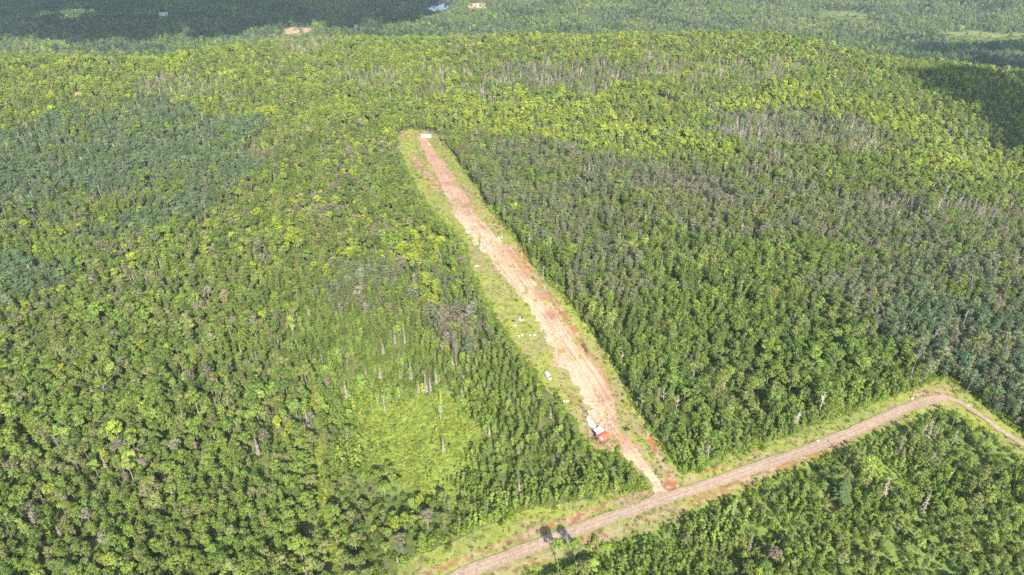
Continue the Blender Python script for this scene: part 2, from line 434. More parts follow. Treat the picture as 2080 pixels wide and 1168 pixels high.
# ------------------------------------------------------------------ tree shapes
def norm(v): return v / np.maximum(np.linalg.norm(v, axis=-1, keepdims=True), 1e-9)

def leaf_quads(r, pos, nrm, size):
    """bent leaf sprays: two triangles folded along the middle, one per position"""
    n = len(pos)
    t = norm(np.cross(nrm, r.normal(size=(n, 3)))); b = np.cross(nrm, t)
    s = size[:, None] if np.ndim(size) else size
    sx = s * r.uniform(0.7, 1.2, (n, 1)); sy = s * r.uniform(0.45, 0.85, (n, 1))
    fold = nrm * s * r.uniform(-0.10, 0.28, (n, 1))
    v = np.stack([pos - t * sx, pos - b * sy + fold, pos + t * sx, pos + b * sy + fold], 1).reshape(-1, 3)
    k = np.arange(n) * 4
    f = np.concatenate([np.stack([k, k + 1, k + 2], -1), np.stack([k, k + 2, k + 3], -1)])
    return v, f

def tube(p0, p1, r0, r1, sides=5):
    p0, p1 = np.array(p0, float), np.array(p1, float)
    d = norm((p1 - p0)[None])[0]
    a = np.cross(d, [0.3, 0.9, 0.1]); a /= np.linalg.norm(a); b = np.cross(d, a)
    th = np.arange(sides) * 2 * np.pi / sides
    ring = np.cos(th)[:, None] * a + np.sin(th)[:, None] * b
    v = np.concatenate([p0 + ring * r0, p1 + ring * r1])
    k = np.arange(sides); k2 = (k + 1) % sides
    return v, np.stack([k, k2, k2 + sides, k + sides], -1)

class Bld:
    def __init__(s): s.v, s.f, s.n = [], [], 0
    def add(s, v, f): s.v.append(v); s.f.append(np.asarray(f) + s.n); s.n += len(v); return s
    def tube(s, *a, **k): return s.add(*tube(*a, **k))
    def path(s, pts, r0, r1, sides=5):
        m = len(pts) - 1
        for q in range(m): s.tube(pts[q], pts[q + 1], r0 + (r1 - r0) * q / m, r0 + (r1 - r0) * (q + 1) / m, sides)
        return s
    def mesh(s, name, mat, r=None, spread=0.16, smooth=False):
        v = np.concatenate(s.v)
        nf = sum(len(f) for f in s.f)
        fv = np.ones(nf) if r is None else np.clip(r.normal(1, spread, nf), 0.55, 1.6)
        fs = {}
        for f in s.f: fs.setdefault(f.shape[1], []).append(f)
        me = mesh_from(name, v, [np.concatenate(x) for x in fs.values()], {'leafv': ('FLOAT', 'FACE', fv)}, smooth)
        me.materials.append(mat)
        return me

def crown_lobes(r, lobes, per, size, up=0.35, jit=0.55):
    """leaf sprays scattered over the shell of overlapping lobes (centre, radius)"""
    P, Nn = [], []
    for (c, rad, flat) in lobes:
        d = norm(r.normal(size=(per, 3))); d[:, 2] = np.where(d[:, 2] < -0.35, -d[:, 2] * 0.6, d[:, 2])
        rr = rad * r.uniform(0.62, 1.08, (per, 1))
        P.append(np.array(c) + d * rr * np.array([1, 1, flat])); Nn.append(norm(d + np.array([0, 0, up]) + r.normal(size=(per, 3)) * jit * 0.6))
    P, Nn = np.concatenate(P), np.concatenate(Nn)
    return leaf_quads(r, P, Nn, size * r.uniform(0.7, 1.25, len(P)))

def make_maple(seed, n_lobes=18, per=28, size=0.52):
    r = np.random.default_rng(seed)
    H, Rr, zc, rz = 14.0, r.uniform(2.9, 3.6), 9.2, r.uniform(3.6, 4.6)
    lob = []
    for k in range(n_lobes):
        a = k * 2.399 + r.uniform(-.4, .4); e = r.uniform(-0.45, 1.0); q = math.sqrt(max(0, 1 - min(1, abs(e)) ** 2))
        rr = Rr * r.uniform(0.55, 0.85)
        lob.append(((rr * q * math.cos(a), rr * q * math.sin(a), zc + rz * e * 0.75), r.uniform(0.95, 1.45), r.uniform(0.65, 0.95)))
    lob.append(((0, 0, zc + rz * 0.6), 1.7, 0.8)); lob.append(((0, 0, zc), 2.2, 1.0))
    c = Bld().add(*crown_lobes(r, lob, per, size))
    t = Bld(); top = (r.normal(0, .2), r.normal(0, .2), zc + 1.2)
    t.path([(0, 0, -0.6), (0.05, 0.04, 3.2), (top[0] * .6, top[1] * .6, 6.5), top], 0.26, 0.10, 6)
    for (lc_, lr, _) in lob[:8]:
        b = (0.03, 0.03, r.uniform(4.5, 7.5)); t.path([b, tuple(np.array(b) * 0.45 + np.array(lc_) * 0.55 - np.array([0, 0, 0.3])), lc_], 0.11, 0.035, 4)
    return c.mesh('maple_crown', M_LEAF, r), t.mesh('maple_trunk', M_BARK)

def make_aspen(seed, per=28, size=0.46, H=13.0, Rr=2.15, low=0.32):
    r = np.random.default_rng(seed)
    lob = []
    n = 11
    lean = r.normal(0, 0.025, 2)
    for k in range(n):
        t = k / (n - 1); z = H * (low + (0.90 - low) * t)
        prof = math.sin(math.pi * (0.16 + 0.62 * t)) ** 0.6
        a = k * 2.399 + r.uniform(-.5, .5); rr = Rr * prof * r.uniform(0.25, 0.75)
        lob.append(((rr * math.cos(a) + lean[0] * z, rr * math.sin(a) + lean[1] * z, z), Rr * (0.38 + 0.34 * prof) * r.uniform(.8, 1.15), r.uniform(0.9, 1.25)))
    c = Bld().add(*crown_lobes(r, lob, per, size))
    t = Bld(); tp = (lean[0] * H, lean[1] * H)
    t.path([(0, 0, -0.6), (tp[0] * .3, tp[1] * .3, H * .3), (tp[0] * .6 + .08, tp[1] * .6, H * .6), (tp[0], tp[1], H * .93)], 0.17, 0.03, 6)
    for (lc_, lr, _) in lob[1:8:1]:
        b = (lean[0] * lc_[2], lean[1] * lc_[2], lc_[2] - 1.1); t.tube(b, lc_, 0.05, 0.02, sides=4)
    return c.mesh('aspen_crown', M_LEAF, r), t.mesh('aspen_trunk', M_BARK)

def make_young(seed):
    r = np.random.default_rng(seed)
    lob = [((r.normal(0, .35) , r.normal(0, .35), z), rr * r.uniform(.85, 1.15), 1.3) for z, rr in ((1.2, .75), (2.0, .95), (2.9, .95), (3.8, .85), (4.6, .72), (5.3, .5))]
    c = Bld().add(*crown_lobes(r, lob, 24, 0.34, up=0.25))
    t = Bld().path([(0, 0, -0.4), (0.05, 0, 2.2), (0, 0.05, 5.6)], 0.07, 0.02, 5)
    return c.mesh('young_aspen_crown', M_LEAF, r), t.mesh('young_aspen_trunk', M_BARK)

def make_spruce(seed, dead=False, H=13.0, base=2.0, tiers=25):
    r = np.random.default_rng(seed)
    c = Bld()
    for k in range(tiers):
        t = k / (tiers - 1); z = H * (0.10 + 0.87 * t)
        rad = base * (1 - t) ** 0.85 * r.uniform(0.8, 1.15) + 0.12
        nb = int((9 if dead else 13) * (0.45 + 0.55 * (1 - t))) + 2
        a0 = r.uniform(0, 6.28)
        for b in range(nb):
            if r.random() < (0.42 if dead else 0.08): continue
            a = a0 + b * 2 * math.pi / nb + r.normal(0, .12); L = rad * r.uniform(0.65, 1.12)
            d = np.array([math.cos(a), math.sin(a), -0.28 + r.normal(0, .08)]); d /= np.linalg.norm(d)
            s = np.cross(d, [0, 0, 1]); s /= np.linalg.norm(s); u = np.cross(s, d)
            w = (0.11 if dead else 0.30) * (0.5 + L / base)
            p = np.array([0, 0, z]); tip = p + d * L; mid = p + d * L * 0.55
            v = np.array([p, mid - s * w - u * .10, tip, mid + s * w - u * .10, mid + u * 0.16])
            c.add(v, np.array([[0, 1, 4], [1, 2, 4], [2, 3, 4], [3, 0, 4]]))
    t = Bld().path([(0, 0, -0.6), (0, 0, H * .5), (0.03, 0, H * 0.99)], 0.19 if not dead else 0.17, 0.02, 6)
    return c.mesh('spruce_needles' if not dead else 'bare_boughs', M_WOOD if dead else M_NEEDLE, r, 0.14), t.mesh('spruce_trunk', M_BARK if not dead else M_WOOD)

def make_snag(seed, H=12.0, nb=13, spread=0.35, thick=0.16):
    r = np.random.default_rng(seed)
    t = Bld(); lean = r.normal(0, .03, 2)
    P = lambda z: np.array([lean[0] * z, lean[1] * z, z])
    t.path([P(-0.6), P(H * .4), P(H * .75), P(H)], thick, 0.035, 5)
    br = Bld()
    for k in range(nb):
        z = H * r.uniform(0.42, 0.97); a = k * 2.399 + r.uniform(-.4, .4); L = H * spread * r.uniform(.45, 1.0) * (1.25 - z / H)
        d = np.array([math.cos(a), math.sin(a), r.uniform(0.55, 1.3)]); d /= np.linalg.norm(d)
        p0 = P(z); p1 = p0 + d * L * 0.5; d2 = norm((d + r.normal(0, .3, 3))[None])[0]; p2 = p1 + d2 * L * 0.5
        br.path([p0, p1, p2], thick * 0.42, 0.03, 4)
        for q in range(3):
            d3 = norm((d + r.normal(0, .55, 3))[None])[0]; s = p0 + (p1 - p0) * r.uniform(.4, 1); br.tube(s, s + d3 * L * r.uniform(.25, .5), 0.045, 0.02, sides=3)
    return br.mesh('bare_branches', M_WOOD, r, 0.1), t.mesh('bare_trunk', M_WOOD)

def join_mesh(name, a, b):
    """crown and trunk of one tree as a single mesh, for the far-off woods"""
    va = np.empty(len(a.vertices) * 3, np.float32); a.vertices.foreach_get('co', va)
    vb = np.empty(len(b.vertices) * 3, np.float32); b.vertices.foreach_get('co', vb)
    v = np.concatenate([va, vb]).reshape(-1, 3); off = len(a.vertices)
    faces, lv_, mi = {}, {}, {}
    for me, o, m in ((a, 0, 0), (b, off, 1)):
        av = np.empty(len(me.polygons), np.float32); me.attributes['leafv'].data.foreach_get('value', av)
        tot = np.empty(len(me.polygons), np.int32); me.polygons.foreach_get('loop_total', tot)
        st = np.empty(len(me.polygons), np.int32); me.polygons.foreach_get('loop_start', st)
        li = np.empty(len(me.loops), np.int32); me.loops.foreach_get('vertex_index', li)
        for k in np.unique(tot):
            s = tot == k
            faces.setdefault(k, []).append(li[st[s][:, None] + np.arange(k)] + o); lv_.setdefault(k, []).append(av[s]); mi.setdefault(k, []).append(np.full(s.sum(), m))
    ks = sorted(faces)
    me = mesh_from(name, v, [np.concatenate(faces[k]) for k in ks], {'leafv': ('FLOAT', 'FACE', np.concatenate([np.concatenate(lv_[k]) for k in ks]))})
    me.materials.append(a.materials[0]); me.materials.append(b.materials[0])
    me.polygons.foreach_set('material_index', np.concatenate([np.concatenate(mi[k]) for k in ks]).astype(np.int32))
    return me

KINDS = {
    'maple_tree':  dict(near=[make_maple(100 + k) for k in range(6)], far=[make_maple(150 + k, 13, 20, 0.78) for k in range(4)], h=14.0, cat='maple tree'),
    'aspen_tree':  dict(near=[make_aspen(200 + k) for k in range(6)], far=[make_aspen(250 + k, 15, 0.62) for k in range(4)], h=14.0, cat='aspen tree'),
    'aspen_sapling': dict(near=[make_young(300 + k) for k in range(5)], far=[], h=6.0, cat='aspen sapling'),
    'spruce_tree': dict(near=[make_spruce(400 + k) for k in range(3)], far=[], h=13.0, cat='spruce tree'),
    'dead_spruce': dict(near=[make_spruce(450 + k, True, 12.0, 1.3, 22) for k in range(4)], far=[], h=12.0, cat='dead spruce'),
    'dead_tree':   dict(near=[make_snag(500 + k) for k in range(5)], far=[], h=12.0, cat='dead tree'),
}
PARTN = {'maple_tree': ('crown', 'trunk'), 'aspen_tree': ('crown', 'trunk'), 'aspen_sapling': ('crown', 'trunk'), 'spruce_tree': ('boughs', 'trunk'), 'dead_spruce': ('bare_boughs', 'trunk'), 'dead_tree': ('branches', 'trunk')}

# leaf and wood colours by name
PAL = {'fresh': (0.208, 0.288, 0.062), 'dark': (0.160, 0.230, 0.060), 'yellow': (0.325, 0.385, 0.060), 'olive': (0.235, 0.265, 0.090), 'brown': (0.263, 0.243, 0.165), 'light': (0.280, 0.360, 0.085), 'blue': (0.152, 0.22, 0.11), 'grey': (0.205, 0.24, 0.128), 'wood': (0.30, 0.255, 0.235), 'whitewood': (0.5, 0.44, 0.385), 'rust': (0.24, 0.1, 0.06), 'tanwood': (0.3, 0.265, 0.2), 'pine': (0.085, 0.13, 0.045)}
# ------------------------------------------------------------------ stands: (outline or None, kind, weights, colour mix, spacing, size)
MIXED, ASPEN, YOUNG, MAPLE, SNAG, FARW, SHRUB = range(7)
STANDS = {
    MIXED: dict(step=3.7, kinds=[('maple_tree', .47), ('aspen_tree', .475), ('dead_spruce', .014), ('dead_tree', .033), ('spruce_tree', .008)], size=(0.50, 0.88)),
    ASPEN: dict(step=3.4, kinds=[('aspen_tree', .93), ('dead_tree', .03), ('maple_tree', .03), ('dead_spruce', .01)], size=(0.58, 0.92)),
    YOUNG: dict(step=2.35, kinds=[('aspen_sapling', .965), ('dead_tree', .008), ('aspen_tree', .022), ('dead_spruce', .005)], size=(0.65, 1.3)),
    MAPLE: dict(step=4.2, kinds=[('maple_tree', .74), ('aspen_tree', .17), ('dead_tree', .09)], size=(0.52, 0.92)),
    SNAG:  dict(step=3.9, kinds=[('dead_tree', .52), ('dead_spruce', .08), ('aspen_tree', .32), ('maple_tree', .08)], size=(0.55, 1.0)),
    FARW:  dict(step=9.0, kinds=[('maple_tree', .50), ('aspen_tree', .44), ('dead_tree', .03), ('spruce_tree', .03)], size=(1.0, 1.5)),
}
MIXES = {
    'leftlow':  [('fresh', .44), ('olive', .22), ('dark', .20), ('light', .06), ('brown', .05), ('yellow', .03)],
    'leftmid':  [('fresh', .38), ('olive', .24), ('dark', .20), ('yellow', .10), ('brown', .08)],
    'leftdark': [('blue', .62), ('grey', .20), ('dark', .12), ('fresh', .06)],
    'yellow':   [('yellow', .55), ('fresh', .27), ('light', .18)],
    'ridge':    [('yellow', .24), ('fresh', .34), ('light', .10), ('olive', .18), ('dark', .14)],
    'rightgreen': [('fresh', .46), ('dark', .34), ('olive', .14), ('light', .06)],
    'greyaspen': [('grey', .46), ('olive', .22), ('brown', .10), ('dark', .10), ('fresh', .12)],
    'browny':   [('brown', .34), ('grey', .36), ('olive', .30)],
    'bluegrey': [('blue', .45), ('grey', .40), ('brown', .08), ('fresh', .07)],
    'bright':   [('light', .50), ('fresh', .44), ('yellow', .06)],
    'centre':   [('fresh', .60), ('light', .20), ('dark', .14), ('olive', .06)],
    'thicket':  [('fresh', .48), ('olive', .20), ('light', .26), ('dark', .06)],
    'far':      [('pine', .26), ('blue', .26), ('dark', .16), ('fresh', .16), ('grey', .10), ('light', .06)],
    'farlight': [('pine', .10), ('blue', .20), ('grey', .20), ('fresh', .28), ('brown', .08), ('light', .14)],
}
ZONES = [  # later ones win; outlines in photo pixels of the crowns
    (None, MIXED, 'leftlow', 0),
    ([(-300, 230), (1000, 230), (960, 560), (700, 600), (350, 560), (-300, 640)], MIXED, 'leftmid', 24),
    ([(-300, 40), (2400, 40), (2400, 240), (1400, 260), (900, 265), (400, 250), (-300, 300)], MIXED, 'ridge', 18),
    ([(-300, 470), (0, 470), (260, 380), (470, 330), (560, 260), (440, 225), (300, 200), (150, 230), (-300, 330)], MIXED, 'leftdark', 26),
    ([(-300, 640), (-300, 480), (60, 520), (180, 540), (60, 620)], MIXED, 'leftdark', 22),
    ([(100, 480), (330, 420), (430, 330), (520, 300), (560, 340), (420, 430), (250, 500)], MIXED, 'leftdark', 22),
    ([(640, 600), (900, 560), (1010, 640), (1300, 900), (1340, 1000), (1000, 1090), (800, 1180), (650, 1180), (640, 900), (700, 760), (600, 700)], ASPEN, 'centre', 24, 0.72),
    ([(660, 780), (760, 770), (980, 790), (960, 960), (860, 1000), (700, 960), (650, 860)], YOUNG, 'bright', 18),
    ([(1000, 950), (1200, 930), (1330, 990), (1200, 1010), (1080, 1060), (930, 1110), (900, 1050)], YOUNG, 'centre', 14),
    ([(620, 950), (700, 940), (900, 990), (900, 1060), (760, 1150), (640, 1180)], MIXED, 'leftlow', 14, 0.85),
    ([(860, 600), (960, 610), (1010, 660), (980, 700), (900, 690)], ASPEN, 'browny', 14),
    ([(700, 520), (880, 500), (900, 600), (760, 640), (650, 610)], ASPEN, 'greyaspen', 22),
    ([(780, 480), (840, 460), (900, 480), (900, 540), (830, 540)], MIXED, 'yellow', 14),
    ([(830, 570), (880, 560), (900, 610), (850, 625)], MIXED, 'yellow', 10),
    ([(480, 470), (560, 450), (610, 480), (540, 505)], MIXED, 'yellow', 10),
    # right of the clearing
    ([(880, 280), (1500, 320), (2400, 500), (2400, 800), (1900, 800), (1380, 980), (1060, 520)], ASPEN, 'rightgreen', 20),
    ([(880, 285), (1200, 300), (1500, 330), (1760, 420), (1700, 480), (1300, 470), (1140, 500), (1050, 470), (960, 380)], ASPEN, 'greyaspen', 26),
    ([(1380, 350), (1640, 330), (1900, 420), (2400, 520), (2400, 640), (1950, 560), (1700, 500), (1500, 450)], ASPEN, 'greyaspen', 26),
    ([(1260, 370), (1380, 350), (1480, 400), (1440, 460), (1300, 440)], ASPEN, 'browny', 20),
    ([(1120, 490), (1250, 470), (1330, 560), (1270, 640), (1160, 560)], ASPEN, 'greyaspen', 26),
    ([(1620, 560), (1850, 520), (2050, 560), (1950, 610), (1750, 640)], ASPEN, 'greyaspen', 26),
    ([(1850, 600), (2400, 560), (2400, 1000), (2100, 900), (1960, 780), (1900, 770), (1830, 700), (1760, 640)], ASPEN, 'bluegrey', 16),
    ([(1900, 640), (2080, 690), (2080, 740), (1960, 710)], ASPEN, 'browny', 16),
    ([(1330, 900), (1500, 820), (1700, 740), (1800, 700), (1900, 770), (1650, 860), (1400, 960)], YOUNG, 'rightgreen', 16),
    ([(1560, 640), (1700, 600), (1840, 700), (1790, 740), (1620, 800), (1420, 850), (1330, 800), (1420, 740)], MIXED, 'rightgreen', 18),
    # yellow maple bands on the slope
    ([(860, 190), (1010, 180), (1250, 230), (1440, 270), (1560, 330), (1420, 320), (1230, 300), (1020, 275), (900, 262)], MAPLE, 'yellow', 16),
    ([(1450, 190), (1570, 170), (1700, 190), (1900, 240), (2090, 330), (2090, 370), (1980, 350), (1780, 240), (1600, 230), (1460, 230)], MAPLE, 'yellow', 12),
    ([(1100, 200), (1230, 190), (1240, 225), (1110, 225)], MAPLE, 'yellow', 8),
    ([(1820, 300), (1980, 310), (2080, 340), (2040, 370), (1850, 345)], MAPLE, 'yellow', 8),
    ([(700, 60), (1300, 55), (1900, 90), (1960, 130), (1700, 130), (1300, 120), (900, 120), (680, 110)], MAPLE, 'ridge', 12),
    ([(0, 90), (280, 80), (420, 110), (300, 150), (0, 140)], MAPLE, 'ridge', 12),
    # grey standing dead
    ([(1010, 130), (1290, 128), (1310, 165), (1200, 185), (1010, 180)], SNAG, 'greyaspen', 10),
    ([(700, 135), (1000, 140), (1010, 190), (800, 190), (690, 175)], SNAG, 'ridge', 14),
    ([(1440, 230), (1600, 225), (1790, 250), (1800, 300), (1600, 290), (1470, 280)], SNAG, 'greyaspen', 10),
    ([(1540, 300), (1640, 330), (1640, 390), (1540, 370), (1500, 330)], SNAG, 'greyaspen', 10),
    ([(1740, 390), (1900, 390), (2090, 430), (2090, 470), (1920, 450), (1760, 430)], SNAG, 'greyaspen', 10),
    ([(1300, 110), (1600, 130), (1600, 160), (1420, 165), (1300, 150)], SNAG, 'ridge', 14),
    ([(280, 150), (460, 160), (480, 200), (380, 205), (290, 190)], SNAG, 'leftmid', 10),
    ([(560, 80), (700, 70), (700, 100), (600, 110)], SNAG, 'ridge', 10),
    # below the gravel road
    ([(1020, 1180), (1140, 1110), (1330, 1040), (1500, 960), (1640, 930), (1680, 1000), (1660, 1100), (1500, 1180), (1000, 1300)], YOUNG, 'thicket', 12, 0.85),
    ([(1640, 950), (1740, 880), (1900, 815), (1960, 830), (2200, 960), (2200, 1300), (1500, 1300), (1640, 1090)], YOUNG, 'thicket', 14, 0.9),
    ([(1880, 1010), (2200, 980), (2200, 1300), (1700, 1300), (1650, 1120), (1760, 1060)], MIXED, 'thicket', 14, 0.72),
    ([(1600, 930), (1700, 900), (1730, 960), (1660, 1000), (1600, 980)], MIXED, 'thicket', 8, 0.7),
    ([(1880, 840), (1960, 830), (2100, 920), (2000, 960), (1900, 900)], MIXED, 'thicket', 8, 0.7),
    ([(1020, 1150), (1180, 1120), (1230, 1150), (1200, 1240), (1000, 1240)], MIXED, 'thicket', 6, 0.7),
]

def zone_of(px, py, warp_x, warp_y):
    st = np.zeros(px.shape, int); mx = np.zeros(px.shape, int); sc = np.ones(px.shape)
    names = list(MIXES)
    for poly, s, m, w, *f in ZONES:
        k = np.ones(px.shape, bool) if poly is None else in_poly(px + warp_x * w, py + warp_y * w * 0.5, poly)
        st[k] = s; mx[k] = names.index(m); sc[k] = f[0] if f else 1.0
    return st, mx, sc

def cum_pick(u, pairs):
    c = np.cumsum([p[1] for p in pairs]); c = c / c[-1]
    return np.searchsorted(c, np.clip(u, 0, 0.99999))

MIXN = list(MIXES); PALN = list(PAL); KN = list(KINDS)
# bare dead things pick their own colours
allp = {k: [] for k in KN}                                    # per kind: arrays (x, y, z, scale, tint, palette, seed)
NOTREE_POLYS = [MEADOWS[k][0] for k in (1, 2, 5, 6, 7)] + [LAWN, LAKE]
def keep_out(x, y, z, h, r):
    bad = np.zeros(x.shape, bool)
    for fr in (0.0, 0.45, 0.80, 1.0):
        px, py, dep = proj(x, y, z + h * fr)
        m = FPX * r / dep
        wv = 12 * (fbm(x, y, 14, 195, 2) - .5)
        bad |= in_poly(px + m * 0.55 + wv, py, CLEARING) | in_poly(px - m * 0.55 + wv, py, CLEARING)
        for q in NOTREE_POLYS: bad |= in_poly(px + 14 * (fbm(x, y, 60, 191, 3) - .5), py + 5 * (fbm(x, y, 40, 192, 3) - .5), q) & (hash2(x * 10, y * 10, 9) < .93)
        if fr == 0:
            bad |= in_poly(px, py, MEADOWS[3][0]) | in_poly(px, py, MEADOWS[4][0]) | in_poly(px, py, MEADOWS[8][0])
            bad |= in_meadow(px, py, x, y) & ((h > 5) | (hash2(x * 10, y * 10, 4) < .15 + .6 * np.exp(-((px - 868) / 75) ** 2 - ((py - 880) / 85) ** 2)))
            bad |= in_poly(x, y, LAKE_XY) & (y > 1300)
    if np.any(h > 6.5):
        d, _ = seg_dist(x, y, ROAD_MAIN)
        bad |= (d < 15) & (h > 6.5) & (proj(x, y, z)[1] > 1488 - 0.355 * proj(x, y, z)[0])
    return bad

for sid, S in STANDS.items():
    st_ = S['step']
    far = sid == FARW
    ylo, yhi, half = (1330, 3900, 3300) if far else (120, 1420, 1250)
    X, Y = np.meshgrid(np.arange(-half, half, st_), np.arange(ylo, yhi, st_))
    X = X + (np.arange(X.shape[0]) % 2)[:, None] * st_ / 2
    x = (X + rng.uniform(-.42, .42, X.shape) * st_).ravel(); y = (Y + rng.uniform(-.42, .42, Y.shape) * st_).ravel()
    if sid == YOUNG:
        k = (y < 620) & (np.abs(x) < 420); x, y = x[k], y[k]
    z = terrain(x, y)
    px, py, dep = proj(x, y, z + 7)
    k = (px > -160) & (px < 2240) & (py > -70) & (py < 1330)
    x, y, z, px, py = x[k], y[k], z[k], px[k], py[k]
    wx, wy = fbm(x, y, 28, 91, 3) * 2 - 1, fbm(x, y, 28, 95, 3) * 2 - 1
    wx, wy = wx * 2.8, wy * 2.8
    if far:
        mx = np.where(fbm(x, y, 420, 97, 3) > 0.50, MIXN.index('farlight'), MIXN.index('far'))
    else:
        jit = np.clip(py / 600, .35, 1.2) * 9
        st, mx, sc = zone_of(px + rng.normal(0, 1, len(px)) * jit * 1.6, py + rng.normal(0, 1, len(px)) * jit, wx, wy)
        k = st == sid
        x, y, z, mx, sc = x[k], y[k], z[k], mx[k], sc[k]
        gap = fbm(x, y, 17, 170, 2)
        k = (gap < (0.60 if sid == YOUNG else 0.70)) | (rng.random(len(x)) < 0.35)
        x, y, z, mx, sc = x[k], y[k], z[k], mx[k], sc[k]
    n = len(x)
    if far: sc = np.ones(n)
    ku = rng.random(n); kn = fbm(x, y, 22, 99 + sid, 2)
    kn = np.argsort(np.argsort(kn)) / max(1, n)
    ku = np.where(rng.random(n) < 0.45, kn, ku)
    kind = cum_pick(ku, S['kinds'])
    dk = [q for q, a in enumerate(S['kinds']) if a[0] == 'dead_tree']
    if dk and sid in (MIXED, ASPEN, MAPLE):
        up = sstep(480, 760, y) * sstep(.38, .62, fbm(x, y, 60, 181, 3)) * 0.22 + 0.05 * sstep(300, 480, y) * (x > 60)
        kind = np.where(rng.random(n) < up, dk[0], kind)
    size = rng.uniform(*S['size'], n) * (0.80 + 0.40 * fbm(x, y, 30, 131, 2)) * np.exp(rng.normal(0, .13, n)) * sc
    cn = fbm(x, y, 24 if not far else 90, 140, 3); cn = np.argsort(np.argsort(cn)) / max(1, n)
    cu = np.where(rng.random(n) < 0.60, np.clip(cn + rng.normal(0, .05, n), 0, 1), rng.random(n))
    pal = np.zeros(n, int)
    for m in np.unique(mx):
        s = mx == m
        pal[s] = np.array([PALN.index(p[0]) for p in MIXES[MIXN[m]]])[cum_pick(cu[s], MIXES[MIXN[m]])]
    for q, (kname, _) in enumerate(S['kinds']):
        s = kind == q
        h = KINDS[kname]['h'] * size[s]
        r = np.full(s.sum(), {'maple_tree': 3.6, 'aspen_tree': 1.9, 'aspen_sapling': 1.0}.get(kname, 1.0)) * size[s]
        ok = ~keep_out(x[s], y[s], z[s], h, r)
        p = pal[s][ok]
        if kname == 'dead_tree': p = np.where(rng.random(len(p)) < 0.3, PALN.index('whitewood'), PALN.index('wood'))
        if kname == 'dead_spruce': p = np.where(rng.random(len(p)) < 0.25, PALN.index('tanwood'), PALN.index('wood'))
        if kname == 'spruce_tree': p = np.full(len(p), PALN.index('pine'))
        tint = np.array([PAL[PALN[t]] for t in range(len(PALN))])[p]
        tint = tint * rng.normal(1, .13, (len(p), 1)).clip(.65, 1.4) * rng.normal(1, .03, (len(p), 3)).clip(.9, 1.1)
        allp[kname].append(np.concatenate([np.stack([x[s][ok], y[s][ok], z[s][ok], size[s][ok], p.astype(float)], 1), tint], 1))

